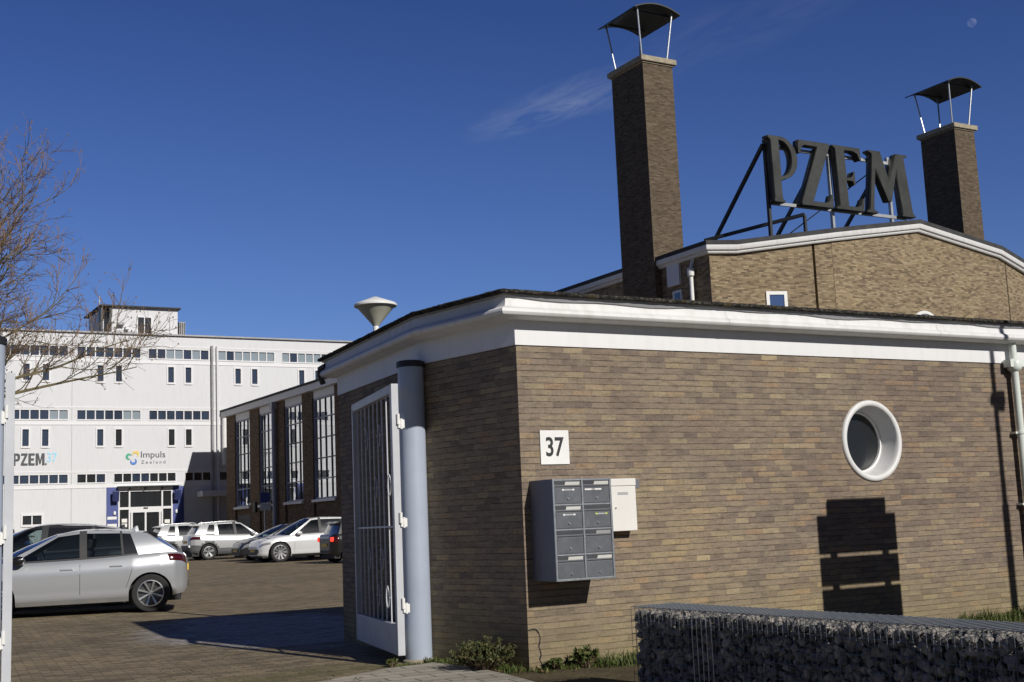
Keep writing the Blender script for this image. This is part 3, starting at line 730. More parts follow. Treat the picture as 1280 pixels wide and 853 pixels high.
# ------------------------------------------------------------------ shrub and weeds at the corner
def bush(name, label, cat, c, rx, rz, nstem, nleaf, rng, mat, group=None, ll=.03):
    t = thing(name, label, cat, c, group); st = MB(); lf = MB()
    for i in range(nstem):
        a = rng.uniform(0, 6.28); rr = rng.random()**.6; L = rng.uniform(.6, 1.05)
        tip = Vector((c[0]+rx*rr*math.cos(a), c[1]+rx*rr*math.sin(a), c[2]+rz*L*math.sqrt(max(.08, 1-.75*rr*rr)))); base = Vector((c[0]+rx*.25*rr*math.cos(a), c[1]+rx*.25*rr*math.sin(a), c[2]))
        mid = (base+tip)/2+Vector((rng.uniform(-.03,.03), rng.uniform(-.03,.03), .03))
        st.tube([base, mid, tip], [.004,.003,.0015], 4, caps=False)
        for k in range(nleaf):
            s = .25+.75*rng.random()**.7; p = (base.lerp(mid, s*2) if s < .5 else mid.lerp(tip, s*2-1))
            d = Vector((rng.gauss(0,1), rng.gauss(0,1), rng.gauss(.5,.8))).normalized(); q = d.cross(Vector((rng.gauss(0,1), rng.gauss(0,1), rng.gauss(0,1)))).normalized()
            l_ = ll*rng.uniform(.6, 1.4); w = l_*.2
            lf.face([p, p+d*l_*.5+q*w, p+d*l_, p+d*l_*.5-q*w])
    st.build('stem', m_twig, t); lf.build('foliage', mat, t); return t
rb = random.Random(21)
bush('shrub', 'low bushy green shrub at the shaded foot of the gatehouse corner', 'shrub', (5.43, 10.12, 0), .33, .30, 150, 34, rb, m_shrub)
bush('weed', 'leafy green weed at the foot of the sunlit wall beside the gabion end', 'weed', (6.22, CY-.18, 0), .13, .17, 36, 16, rb, m_grass, ll=.045)
bush('weed', 'small green weed under the grey mailbox bank', 'weed', (5.93, CY-.12, 0), .10, .09, 24, 12, rb, m_grass, ll=.035)
bush('weed', 'tall leafy weed tuft at the wall foot by the white downpipe', 'weed', (12.75, CY-.25, 0), .28, .34, 50, 16, rb, m_grass, ll=.07)
bush('weed', 'tiny weed under the hinge side of the open gate', 'weed', (4.98, 11.12, 0), .06, .06, 14, 9, rb, m_grass, ll=.03)

# ------------------------------------------------------------------ conical lamp behind the gatehouse roof
lp = thing('street_lamp', 'conical yard lamp with white cap rising behind the gatehouse roof', 'street lamp', (6.75, 15.3, 0))
def cyl(name, mat, prof, parent, c, n=32, sm=35):
    mb = MB(); mb.lathe(c, prof, n); return mb.build(name, mat, parent, smooth=sm)
LC = (6.75, 15.3, 0)
cyl('pole', m_bollard, [(.06,-.1),(.045,3.85),(.038,3.9),(.038,4.02)], lp, LC)
cyl('shade', m_opal, [(.0,3.955),(.045,3.96),(.06,3.985),(.262,4.225),(.262,4.235),(0,4.236)], lp, LC)
cyl('cap', m_bollard, [(.268,4.215),(.288,4.222),(.288,4.245),(.27,4.262),(.03,4.352),(0,4.355)], lp, LC)

# ================================================================== facade helper
def cells(x0, x1, z0, z1, holes):
    """rectangles that fill x0..x1, z0..z1 around the holes"""
    zs = sorted({z0, z1} | {h[2] for h in holes} | {h[3] for h in holes}); zs = [z for z in zs if z0 <= z <= z1]
    outl = []
    for a, b in zip(zs, zs[1:]):
        m = (a+b)/2; hs = sorted([(h[0], h[1]) for h in holes if h[2] < m < h[3]]); x = x0
        for p, q in hs:
            if p > x: outl.append((x, p, a, b))
            x = max(x, q)
        if x < x1: outl.append((x, x1, a, b))
    return outl

# ------------------------------------------------------------------ office building
FY = 84.0; FX0, FX1, FZ1 = 2.0, 46.0, 14.60
of = thing('office_building', 'long white office building with ribbon windows and entrance at the back of the yard', 'building', (FX0, FY, 0))
bands = []
zb = {1: (13.03, 13.70), 2: (8.94, 9.57), 3: (4.88, 5.45)}
for k, segs_ in {1: [(3.0,6.5),(7.2,10.9),(11.35,15.45),(15.98,20.06),(20.55,24.63),(25.26,29.28),(29.8,33.9),(34.4,38.5),(39,43.1)],
                 2: [(3.0,6.5),(7.2,10.9),(11.4,15.47),(16.0,20.06),(20.58,24.65),(25.4,29.4),(29.9,33.9),(34.4,38.5)],
                 3: [(3.0,6.5),(7.2,10.9),(11.4,15.50),(16.03,17.82),(18.33,22.36),(22.95,24.73),(25.28,29.3),(29.9,33.9)]}.items():
    for a, b in segs_: bands.append((k, a, b, *zb[k]))
pairs = []
for z0, z1, xs_ in ((11.41, 12.52, (12.66, 13.84, 17.22, 18.39, 21.80, 22.97, 26.40, 27.58, 31.0, 32.2, 8.0, 9.2, 4, 5.2)), (7.22, 8.35, (12.66, 13.84, 17.22, 18.39, 21.83, 22.97, 26.40, 27.58, 8.0, 9.2, 4, 5.2))):
    for x in xs_: pairs.append((x, x+.49, z0, z1))
ENT = (18.62, 22.12, .45, 4.52); LOW = (12.74, 13.98, 2.32, 2.95); SIDE = (25.9, 26.7, .5, 2.7)
holes = [(a, b, c, d) for _, a, b, c, d in bands]+pairs+[ENT, LOW]
mb = MB()
for a, b, c, d in cells(FX0, FX1, -.5, FZ1, holes): mb.face([(a,FY,c),(b,FY,c),(b,FY,d),(a,FY,d)])
for a, b, c, d in holes:                                 # reveals
    e = FY+.14
    mb.face([(a,FY,c),(a,FY,d),(a,e,d),(a,e,c)]); mb.face([(b,FY,c),(b,e,c),(b,e,d),(b,FY,d)]); mb.face([(a,FY,d),(b,FY,d),(b,e,d),(a,e,d)]); mb.face([(a,FY,c),(a,e,c),(b,e,c),(b,FY,c)])
mb.face([(FX0,FY,-.5),(FX0,FY,FZ1),(FX0,FY+14,FZ1),(FX0,FY+14,-.5)]); mb.face([(FX1,FY,-.5),(FX1,FY+14,-.5),(FX1,FY+14,FZ1),(FX1,FY,FZ1)]); mb.face([(FX0,FY+14,-.5),(FX0,FY+14,FZ1),(FX1,FY+14,FZ1),(FX1,FY+14,-.5)])
mb.face([(FX0,FY,FZ1),(FX1,FY,FZ1),(FX1,FY+14,FZ1),(FX0,FY+14,FZ1)])
for x in (15.70, 24.95, 10.4, 33.9): mb.box((x-.02, FY-.006, -.3), (x+.02, FY+.02, FZ1-.6), 1)      # panel joints
mb.build('wall', [m_facade, m_labelgrey], of)
mb = MB(); mb.box((FX0-.1, FY-.16, FZ1), (FX1+.1, FY+14.1, FZ1+.10)); mb.build('roof_edge', m_zinc, of)
for k in (1, 2, 3):                                      # thin ledges over and under each ribbon
    mb = MB()
    for z, h, d in ((zb[k][1]+.14, .05, .035), (zb[k][0]-.34, .055, .035)): mb.box((FX0, FY-d, z), (FX1, FY+.0, z+h))
    mb.box((FX0, FY-.02, zb[k][0]-.285), (FX1, FY-.0, zb[k][0]-.10)); mb.box((FX0, FY-.02, zb[k][1]+.07), (FX1, FY-.0, zb[k][1]+.139))
    mb.build('ledge', m_facade2, of)
def window(parent, a, b, c, d, y, n, mats, fw_=.06, out=.03, rec=.10, rows=1):
    mb = MB()
    mb.box((a-fw_*.5, y-out, c-fw_), (a+fw_*.6, y+rec, d+fw_)); mb.box((b-fw_*.6, y-out, c-fw_), (b+fw_*.5, y+rec, d+fw_))
    mb.box((a+fw_*.6, y-out+.004, d-fw_*.4), (b-fw_*.6, y+rec, d+fw_)); mb.box((a+fw_*.6, y-out-.02, c-fw_), (b-fw_*.6, y+rec, c+fw_*.4))
    for k in range(1, n):
        x = a+(b-a)*k/n; mb.box((x-.035, y-.0, c+fw_*.4), (x+.035, y+rec, d-fw_*.4))
    f = mb.build('window', m_facade2, parent)
    mb = MB()
    for k in range(n):
        x0, x1 = a+(b-a)*k/n, a+(b-a)*(k+1)/n
        mb.face([(x0,y+rec-.02,c),(x1,y+rec-.02,c),(x1,y+rec-.02,d),(x0,y+rec-.02,d)], rw_.choice(range(len(mats))) if len(mats) > 1 else 0)
    mb.build('pane', list(mats), f)
    return f
rw_ = random.Random(4)
for k, a, b, c, d in bands:
    n = max(2, round((b-a)/.58)); mats = {1: (m_pane, m_pane) if a < 20 else (m_pane_c, m_pane_c, m_pane), 2: (m_pane, m_pane, m_pane_c), 3: (m_pane_d, m_pane_d, m_pane) if a > 16 else (m_pane, m_pane, m_pane_d)}[k]
    if k == 2 and a > 20: mats = (m_pane,)
    window(of, a, b, c, d, FY, n, mats, .055, .022)
for a, b, c, d in pairs: window(of, a, b, c, d, FY, 1, (m_pane,) if c > 10 else (m_pane_d,) if a > 18 else (m_pane,), .09, .05)
window(of, *LOW, FY, 2, (m_pane_d,), .10, .05)
# lettering on the wall
BLOCK = {'P': [[(0,0),(.34,0),(.34,.36),(.62,.36),(.84,.42),(.95,.55),(.95,.82),(.84,.95),(.62,1),(0,1)], [(.34,.52),(.52,.52),(.62,.58),(.62,.78),(.52,.84),(.34,.84)]],
 'Z': [[(0,0),(.95,0),(.95,.17),(.38,.17),(.93,.86),(.93,1),(.03,1),(.03,.83),(.56,.83),(0,.14)]],
 'E': [[(0,0),(.88,0),(.88,.17),(.34,.17),(.34,.42),(.78,.42),(.78,.58),(.34,.58),(.34,.83),(.88,.83),(.88,1),(0,1)]],
 'M': [[(0,0),(.26,0),(.26,.66),(.44,.1),(.57,.1),(.75,.66),(.75,0),(1.02,0),(1.02,1),(.70,1),(.51,.42),(.32,1),(0,1)]]}
for ch, x0, w in (('P',12.19,.43),('Z',12.65,.42),('E',13.10,.42),('M',13.53,.52)):
    cu = bpy.data.curves.new('l', 'CURVE'); cu.dimensions = '2D'; cu.fill_mode = 'BOTH'; cu.extrude = .02
    for ol in BLOCK[ch]:
        sp_ = cu.splines.new('POLY'); sp_.points.add(len(ol)-1); sp_.use_cyclic_u = True
        for p, (x, z) in zip(sp_.points, ol): p.co = (x*w, z*.75, 0, 1)
    o = bpy.data.objects.new('l', cu); COL.objects.link(o); dg = bpy.context.evaluated_depsgraph_get(); dg.update()
    me = bpy.data.meshes.new_from_object(o.evaluated_get(dg)); bpy.data.objects.remove(o)
    for v in me.vertices: x, z, q = v.co; v.co = Vector((x0+x, FY-.021-q, 6.05+z))-of.location
    me.materials.clear(); me.materials.append(m_text); ob = bpy.data.objects.new('wall_lettering', me); COL.objects.link(ob); ob.parent = of
lettering('wall_lettering', '.', m_text, of, 14.09, 14.20, 6.05, 6.18, FY, .04, offset=.0)
lettering('wall_lettering', '37', m_textb, of, 14.20, 14.82, 6.24, 6.84, FY, .04, offset=.01)
lettering('wall_lettering', 'Impuls', m_text, of, 20.06, 21.66, 6.33, 6.86, FY, .03, offset=.004)
lettering('wall_lettering', 'Zeeland', m_text, of, 20.08, 21.66, 6.06, 6.26, FY, .03, offset=.0, spacing=1.55)
def arc_band(mb, cx, cz, r0, r1, a0, a1, y, depth, m=0, n=14):
    for k in range(n):
        t0, t1 = a0+(a1-a0)*k/n, a0+(a1-a0)*(k+1)/n
        w0, w1 = math.sin(math.pi*(k+.3)/(n+.6)), math.sin(math.pi*(k+1.3)/(n+.6))
        q = lambda t, r: (cx+r*math.cos(t), cz+r*math.sin(t))
        rm = (r0+r1)/2; h = (r1-r0)/2
        p = [q(t0, rm-h*w0), q(t0, rm+h*w0), q(t1, rm+h*w1), q(t1, rm-h*w1)]
        mb.face([(x, y-depth, z) for x, z in p], m)
        mb.face([(p[1][0], y, p[1][1]), (p[1][0], y-depth, p[1][1]), (p[2][0], y-depth, p[2][1]), (p[2][0], y, p[2][1])][::-1], m); mb.face([(p[0][0], y, p[0][1]), (p[0][0], y-depth, p[0][1]), (p[3][0], y-depth, p[3][1]), (p[3][0], y, p[3][1])], m)
mb = MB()
arc_band(mb, 19.32, 6.52, .08, .24, R(20), R(300), FY, .03, 0); arc_band(mb, 19.72, 6.66, .08, .26, R(-60), R(200), FY, .033, 1); arc_band(mb, 19.58, 6.24, .09, .25, R(150), R(420), FY, .036, 2)
mb.build('logo', [m_lg, m_ly, m_lb], of)
# entrance
en = None
mb = MB(); a, b, c, d = ENT; yy = FY+.10
W = .075
def post(x, w=W, z0=c, z1=d): mb.box((x-w/2, FY-.06, z0), (x+w/2, FY+.12, z1))
for x in (a+.04, 19.33, 21.44, b-.04): post(x, .10)
mb.box((a, FY-.055, d-.26), (b, FY+.115, d)); mb.box((a, FY-.055, 3.10), (b, FY+.115, 3.26))
for x in (19.48, 20.36, 21.29): post(x, .11, c, 2.98)
mb.box((19.33, FY-.05, 2.90), (21.44, FY+.11, 3.10))
mb.box((20.22, FY-.09, 3.13), (20.5, FY-.056, 3.22), 1)
en = mb.build('entrance', [m_facade2, m_ink], of)
mb = MB(); mb.face([(a,yy-.04,c),(b,yy-.04,c),(b,yy-.04,d),(a,yy-.04,d)]); mb.build('pane', m_pane_d, en)
mb = MB()
for x0, z0 in ((18.86, 2.28), (18.86, 1.98), (21.62, 2.15)): mb.box((x0, FY+.04, z0), (x0+.34, FY+.055, z0+.24))
mb.build('notice', m_label, en)
mb = MB(); mb.box((a-.1, FY-.55, d+.06), (b+.45, FY, d+.10)); mb.build('glass_canopy', m_pane_c, en)
for x in (19.30, 20.30, 21.42):
    mb = MB(); mb.bar((x, FY-.02, d-.12), (x, FY-.5, d+.04), .07, .10); mb.build('canopy_bracket', m_ink, en)
for (x0, x1) in ((17.88, 18.60), (22.14, 22.87)):
    mb = MB(); mb.box((x0, FY-.05, .3), (x1, FY-.002, 4.56)); p = mb.build('entrance_panel', m_blue, of)
    xx = x1-.22 if x0 < 20 else x0+.22
    mb = MB(); mb.obox((xx, FY-.42, 3.98), (.20,0,0), (0,.10,.02), (0,-.06,.34)); mb.build('floodlight', m_bluedark, p, bevel=.03)
    mb = MB(); mb.lathe((xx, FY-.10, 2.9), [(0,-.12),(.07,-.11),(.09,0),(.05,.12),(0,.14)], 14); mb.build('wall_lamp', m_bollard, p, smooth=50)
    if x0 < 20:
        mb = MB(); mb.box((17.93, FY-.06, 2.50), (18.52, FY-.051, 2.68)); mb.box((17.93, FY-.06, 1.95), (18.52, FY-.051, 2.22)); mb.build('notice', m_label, p)
# rainwater pipes and flue
for x, r in ((24.80, .075), (25.17, .07)):
    mb = MB(); mb.tube([(x, FY-.13, .3), (x, FY-.13, 14.0)], r, 10); mb.build('downpipe', m_zinc if r > .07 else m_facade2, of, smooth=40)
mb = MB(); mb.tube([(25.62, FY-.25, 5.9), (25.62, FY-.25, 9.35)], .20, 14); fl = mb.build('flue', m_bollard, of, smooth=40)
mb = MB(); mb.lathe((25.62, FY-.25, 9.35), [(.24,0),(.26,.06),(.24,.2),(.1,.28),(0,.28)], 14); mb.build('flue_cap', m_darkmetal, fl, smooth=50)
mb = MB(); mb.box((23.75, FY-1.3, 3.78), (28.5, FY-.0, 4.16)); mb.build('side_canopy', m_facade2, of, bevel=.02)
mb = MB(); mb.box((26.0, FY-.04, .45), (27.0, FY-.002, 2.7)); mb.build('side_door', m_int, of)
# penthouse
ph = thing('rooftop_penthouse', 'small white plant room with dark window on the flat office roof', 'roof room', (20.5, FY+2, FZ1))
PH = (18.37, 22.78); py0 = FY+1.0
mb = MB(); mb.box((PH[0], py0, FZ1), (PH[1], py0+5, 16.58)); mb.build('wall', m_facade, ph)
mb = MB(); mb.box((17.80, py0+.9, FZ1), (18.36, py0+4.5, 16.5)); mb.build('side_wall', m_facade, ph)
for x in (17.66, 18.22):
    mb = MB(); mb.box((x, py0-.1, FZ1), (x+.14, py0+.6, 16.57)); mb.build('corner_post', m_frame_d, ph)
mb = MB(); mb.box((17.6, py0-.25, 16.581), (22.95, py0+5.2, 16.68)); mb.build('roof', m_roof, ph)
mb = MB(); mb.box((20.02, py0-.06, 14.78), (21.05, py0-.003, 16.02)); w = mb.build('window', m_facade2, ph)
mb = MB()
for x0, x1 in ((20.10, 20.50), (20.56, 20.97)): mb.box((x0, py0-.07, 14.86), (x1, py0-.061, 15.94))
mb.build('pane', m_pane_d, w)
for x, z, w_, h_ in ((18.72, 15.33, .42, .17), (19.22, 15.04, .26, .20), (18.5, 14.72, .40, .22), (19.35, 14.72, .52, .2)):
    mb = MB(); mb.box((x, py0-.36, z), (x+w_, py0-.002, z+h_)); mb.build('air_unit', m_zinc if w_ > .3 else m_facade2, ph, bevel=.02)
mb = MB(); mb.tube([(22.27, py0-.06, 14.7), (22.27, py0-.06, 16.05)], .04, 8); mb.build('vent_pipe', m_bollard, ph)
mb = MB(); mb.tube([(17.68, py0+.4, 14.6), (17.68, py0+.4, 17.3)], .025, 6); mb.build('antenna', m_bollard, ph)
cab = thing('rooftop_cabinet', 'narrow ribbed cabinet beside the plant room on the office roof', 'cabinet', (23.1, FY+1.5, FZ1))
mb = MB(); mb.box((22.90, FY+1.0, FZ1), (23.30, FY+1.8, 15.75)); mb.build('body', m_zinc, cab)
mb = MB()
for x in (22.95, 23.08, 23.21): mb.box((x, FY+.96, FZ1+.1), (x+.05, FY+.998, 15.7))
mb.build('rib', m_darkmetal, cab)

# ------------------------------------------------------------------ long brick hall with tall windows
HX = 24.45; HY0, HY1 = 42.0, 79.6
lh = thing('window_hall', 'long brick hall with tall mullioned windows between piers, left of the gatehouse', 'building', (HX, 60, 0))
wins = [(74.91, 77.86), (70.45, 73.17), (65.79, 68.68), (61.01, 64.21)]
y = 61.01
while y > HY0+6: wins.append((y-1.65-3.0, y-1.65)); y -= 4.65
WZ0, WZ1 = 2.90, 8.30
mb = MB()
piers = []; edges = sorted([HY0, HY1]+[v for w in wins for v in w])
for a, b in zip(edges[::2], edges[1::2]): piers.append((a, b)); mb.box((HX, a, -.3), (HX+.6, b, 8.70))
for a, b in wins: mb.box((HX+.10, a, -.3), (HX+.59, b, WZ0-.12))
mb.box((HX+.6, HY0, -.3), (HX+3.5, HY1, 8.65)); mb.box((HX+3.5, 60.3, -.3), (HX+14, HY1, 8.65))
mb.build('wall', m_brick_dark, lh)
for a, b in wins:
    mb = MB(); mb.box((HX+.06, a, WZ1), (HX+.5, b, 8.70)); mb.build('lintel_panel', m_facade2, lh)
    mb = MB(); xf = HX+.12
    mb.box((xf-.04, a, WZ0), (xf+.08, a+.09, WZ1)); mb.box((xf-.04, b-.09, WZ0), (xf+.08, b, WZ1)); mb.box((xf-.04, a+.09, WZ1-.10), (xf+.08, b-.09, WZ1)); mb.box((xf-.04, a+.09, WZ0), (xf+.08, b-.09, WZ0+.09))
    for k in range(1, 4): yv = a+(b-a)*k/4; mb.box((xf-.02, yv-.02, WZ0+.09), (xf+.04, yv+.02, WZ1-.10), 1)
    for k in range(1, 5): zv = WZ0+(WZ1-WZ0)*k/5; mb.box((xf-.015, a+.09, zv-.03), (xf+.055, b-.09, zv+.03), 0 if k in (1, 4) else 1)
    wo = mb.build('window', [plain('blue_grey_window_frame', (.30,.32,.40), .5) if 'blue_grey_window_frame' not in bpy.data.materials else bpy.data.materials['blue_grey_window_frame'], m_frame_d], lh)
    mb = MB(); mb.face([(xf+.03,a,WZ0),(xf+.03,a,WZ1),(xf+.03,b,WZ1),(xf+.03,b,WZ0)]); mb.build('pane', m_mirror, wo)
    mb = MB(); mb.box((HX-.12, a-.05, WZ0-.14), (HX+.12, b+.05, WZ0-.002)); mb.build('sill', m_facade2, wo)
mb = MB(); mb.box((HX-.28, HY0-.2, 8.701), (HX+3.55, HY1+.25, 9.06)); mb.box((HX+3.55, 60.3, 8.701), (HX+14.2, HY1+.25, 9.06)); mb.build('fascia', m_white, lh)
mb = MB(); mb.box((HX-.34, HY0-.26, 9.061), (HX+3.58, HY1+.31, 9.18)); mb.box((HX+3.58, 60.25, 9.061), (HX+14.3, HY1+.31, 9.18)); mb.build('roof_edge', m_roof, lh)
mb = MB(); mb.tube([(HX-.16, 70.0, .2), (HX-.16, 70.0, 8.5)], .13, 12); mb.box((HX-.33, 69.8, 8.3), (HX-.02, 70.2, 8.68)); mb.build('downpipe', m_pipe_d, lh, smooth=40)
for yv in (73.6, 70.7):
    mb = MB(); mb.box((HX-.15, yv, 2.5), (HX-.002, yv+.4, 3.1)); mb.build('wall_box', m_darkmetal, lh, bevel=.02)
mb = MB(); mb.box((HX+.05, 75.1, .5), (HX+.099, 77.5, 2.4)); mb.build('service_door', m_frame_d, lh)
ps = thing('parking_sign', 'blue parking sign on a thin post in front of the long brick hall', 'sign', (HX-1.0, 69.3, gz(69)))
mb = MB(); mb.tube([(HX-1.0, 69.3, .2), (HX-1.0, 69.3, 3.5)], .04, 8); mb.build('post', m_steel, ps)
mb = MB(); mb.box((HX-1.28, 69.22, 2.95), (HX-.72, 69.25, 3.5)); mb.build('panel', m_blue, ps); 
mb = MB(); mb.box((HX-1.28, 69.22, 2.5), (HX-.72, 69.25, 2.9)); mb.build('panel', m_label, ps)

# ------------------------------------------------------------------ hall with the roof sign
ha = thing('brick_hall', 'tall light brick hall with low white gable behind the gatehouse', 'building', (37, 33, 0))
K, P1, A, PK, Bc, P2, K2 = (28.1,34.45), (29.05,34.10), (32.6,33.0), (37.05,33.0), (41.5,33.0), (45.05,34.10), (46.0,34.45)
Nn = Vector((A[0]-K[0], A[1]-K[1], 0)).normalized(); ni = Vector((-Nn.y, Nn.x, 0))           # inwards
def along(p, q, t): return (p[0]+(q[0]-p[0])*t, p[1]+(q[1]-p[1])*t)
mb = MB()
def slot(p, q, t, w=.10, d=.28):
    L = math.hypot(q[0]-p[0], q[1]-p[1]); u = ((q[0]-p[0])/L, (q[1]-p[1])/L); n_ = (-u[1], u[0]); a = along(p, q, t-w/2/L); b = along(p, q, t+w/2/L)
    return [a, (a[0]+n_[0]*d, a[1]+n_[1]*d), (b[0]+n_[0]*d, b[1]+n_[1]*d), b]
A0 = (32.6, 33.012)
plan = [(28.1, 60), K]+slot(K, A, .845)+[A0, A]
plan += [PK, Bc, (41.5, 33.012)]+slot(Bc, K2, .155)+[K2, (46.0, 60)]
ztop = [(28.1,10.45),(29.05,10.45),(32.6,10.92),(37.05,11.62),(41.5,10.92),(45.05,10.45),(46,10.45)]
for p, q in zip(plan, plan[1:]): mb.face([(p[0],p[1],-.3),(q[0],q[1],-.3),(q[0],q[1],interp(ztop,q[0])+.05),(p[0],p[1],interp(ztop,p[0])+.05)])
mb.face([(28.1,60,-.3),(28.1,60,10.5),(46,60,10.5),(46,60,-.3)])
mb.build('wall', m_brick_hall, ha)
line = [(28.1, 60), K, P1, A, PK, Bc, P2, K2, (46.0, 60)]
def offl(o):
    res = []
    for i, p in enumerate(line):
        ns = []
        for a, b in ((line[i-1], p) if i > 0 else (None, None), (p, line[i+1]) if i < len(line)-1 else (None, None)):
            if a is None: continue
            d = Vector((b[0]-a[0], b[1]-a[1])).normalized(); ns.append(Vector((d.y, -d.x)))
        n_ = sum(ns, Vector((0,0))).normalized(); sc = 1/max(.3, n_.dot(ns[0]))
        res.append((p[0]+n_.x*o*sc, p[1]+n_.y*o*sc))
    return res
def strip(name, mat, prof):
    mb = MB(); ls = [offl(o) for o, _ in prof]
    rows = [[(*ls[j][i], interp(ztop, line[i][0])+prof[j][1]) for j in range(len(prof))] for i in range(len(line))]
    mb.grid(rows); return mb.build(name, mat, ha, smooth=30)
strip('fascia', m_white, [(0,-.05),(.10,-.045),(.13,0),(.13,.04),(.20,.07),(.22,.11),(.22,.25),(0,.25)])
strip('roof_edge', m_roof, [(0,.251),(.235,.251),(.245,.40),(.05,.44),(-.4,.44)])
mb = MB(); in_ = offl(-.38)
zt_ = lambda p: interp(ztop, p[0])+.44
mb.face([(*in_[i], zt_(line[i])) for i in (1,2,3,4)]+[(37.05,60,12.06),(28.48,60,10.89)]); mb.face([(*in_[i], zt_(line[i])) for i in (4,5,6,7)]+[(45.6,60,10.89),(37.05,60,12.06)]); mb.build('roof', m_roof, ha)
# window in the angled front, flank window, half-seen round window
u = Nn; c0 = Vector((30.42, 0, 0)); c0.y = K[1]+(30.42-K[0])*Nn.y/Nn.x; nrm = -ni
mb = MB(); zc = 8.62; hw, hh = .40, .42
for sx in (-1, 1): mb.obox(c0+u*sx*(hw-.06)+Vector((0,0,zc)), u*.06, nrm*.05, (0,0,hh))
for sz in (-1, 1): mb.obox(c0+Vector((0,0,zc+sz*(hh-.06))), u*(hw-.12), nrm*.046, (0,0,.06))
w = mb.build('window', m_bollard, ha)
mb = MB(); mb.obox(c0+Vector((0,0,zc)), u*(hw-.12), nrm*.012, (0,0,hh-.12)); mb.build('pane', m_bluepane, w)
mb = MB(); mb.lathe((37.08, 33.0, 7.75), [(.66,-.0),(.67,.05),(.78,.05),(.79,0)], 48, ax=AX); w = mb.build('round_window', m_bollard, ha, smooth=40)
mb = MB(); mb.face([(37.08+.67*math.cos(t), 32.985, 7.75+.67*math.sin(t)) for t in [2*math.pi*k/40 for k in range(40)]]); mb.build('pane', m_pane_c, w)
mb = MB(); mb.box((28.04, 36.10, 8.75), (28.099, 36.62, 9.42)); w = mb.build('window', m_bollard, ha)
mb = MB(); mb.box((28.03, 36.17, 8.8), (28.038, 36.50, 9.33)); mb.build('pane', m_pane_d, w)
mb = MB(); mb.box((28.00, 36.12, 9.62), (28.099, 36.85, 10.44)); mb.build('vent_panel', m_facade2, ha)
mb = MB(); mb.tube([(27.93, 35.33, 0), (27.93, 35.33, 9.98)], .075, 12); mb.lathe((27.93, 35.33, 9.72), [(.08,0),(.13,.05),(.14,.3),(.11,.32),(.0,.32)], 14); mb.tube([(27.93,35.33,10.0),(27.98,35.33,10.2),(28.08,35.33,10.42)], .06, 8); mb.build('downpipe', m_bollard, ha, smooth=40)
mb = MB(); mb.tube([(46.35, 34.2, 0), (46.35, 34.2, 9.0)], .07, 10); mb.build('downpipe', m_bollard, ha, smooth=40)

# ------------------------------------------------------------------ chimneys
def chimney(label, x0, x1, y0, y1, ztop_, group='chimneys with curved cowls'):
    cx, cy = (x0+x1)/2, (y0+y1)/2
    t = thing('chimney', label, 'chimney', (cx, cy, 0), group)
    mb = MB(); mb.prism([(x0,y0),(x1,y0),(x1,y1),(x0,y1)], -.3, ztop_); mb.build('shaft', m_brick_chim, t)
    mb = MB(); e = .13; mb.box((x0-e, y0-e, ztop_+.001), (x1+e, y1+e, ztop_+.22)); mb.box((x0-.05, y0-.05, ztop_-.06), (x1+.05, y1+.05, ztop_)); mb.build('cap_slab', m_concrete, t, bevel=.06)
    # curved sheet cowl
    ax_, ay_ = 1.08, 1.28; zc_ = ztop_+2.02; rise = .27; n = 16
    prof = [(ax_*math.sin(s*1.0)/math.sin(1.0), zc_+rise*(math.cos(s)-math.cos(1.0))/(1-math.cos(1.0))) for s in [-1+2*k/n for k in range(n+1)]]
    prof = [(ax_*(-1+2*k/n), zc_+rise*(1-(-1+2*k/n)**2)) for k in range(n+1)]
    mb = MB(); topz = .05
    mb.grid([[(cx+x, cy+s*ay_, z) for x, z in prof] for s in (-1, 1)]); mb.grid([[(cx+x, cy+s*ay_, z+topz) for x, z in prof] for s in (1, -1)])
    for s in (-1, 1): mb.grid([[(cx+x, cy+s*ay_, z+dz) for x, z in prof] for dz in ((0, topz) if s < 0 else (topz, 0))][::-1])
    for s in (0, n): mb.face([(cx+prof[s][0], cy-ay_, prof[s][1]), (cx+prof[s][0], cy+ay_, prof[s][1]), (cx+prof[s][0], cy+ay_, prof[s][1]+topz), (cx+prof[s][0], cy-ay_, prof[s][1]+topz)])
    co = mb.build('cowl', m_darkmetal, t, smooth=30)
    mb = MB()
    for s in (-1, 1): mb.bar((cx-ax_*.8, cy+s*.8, zc_+.10), (cx+ax_*.8, cy+s*.8, zc_+.10), .06, .08)
    mb.build('cross_bar', m_darkmetal, co)
    for sx in (-1, 1):
        for sy in (-1, 1):
            b0 = (cx+sx*((x1-x0)/2-.12), cy+sy*((y1-y0)/2-.18), ztop_+.2); b1 = (cx+sx*((x1-x0)/2+.12), cy+sy*((y1-y0)/2+.02), zc_+.13)
            mb = MB(); mb.tube([b0, b1], .038, 8); mb.lathe(b0, [(.08,0),(.08,.05),(.04,.08)], 10); mb.build('rod', m_steel, t, smooth=40)
    return t
chimney('brick chimney with curved cowl, left of the large roof sign letters', 27.80, 29.21, 37.3, 39.4, 18.50)
chimney('brick chimney with curved cowl, right of the large roof sign letters', 44.86, 46.15, 37.3, 39.25, 17.95)

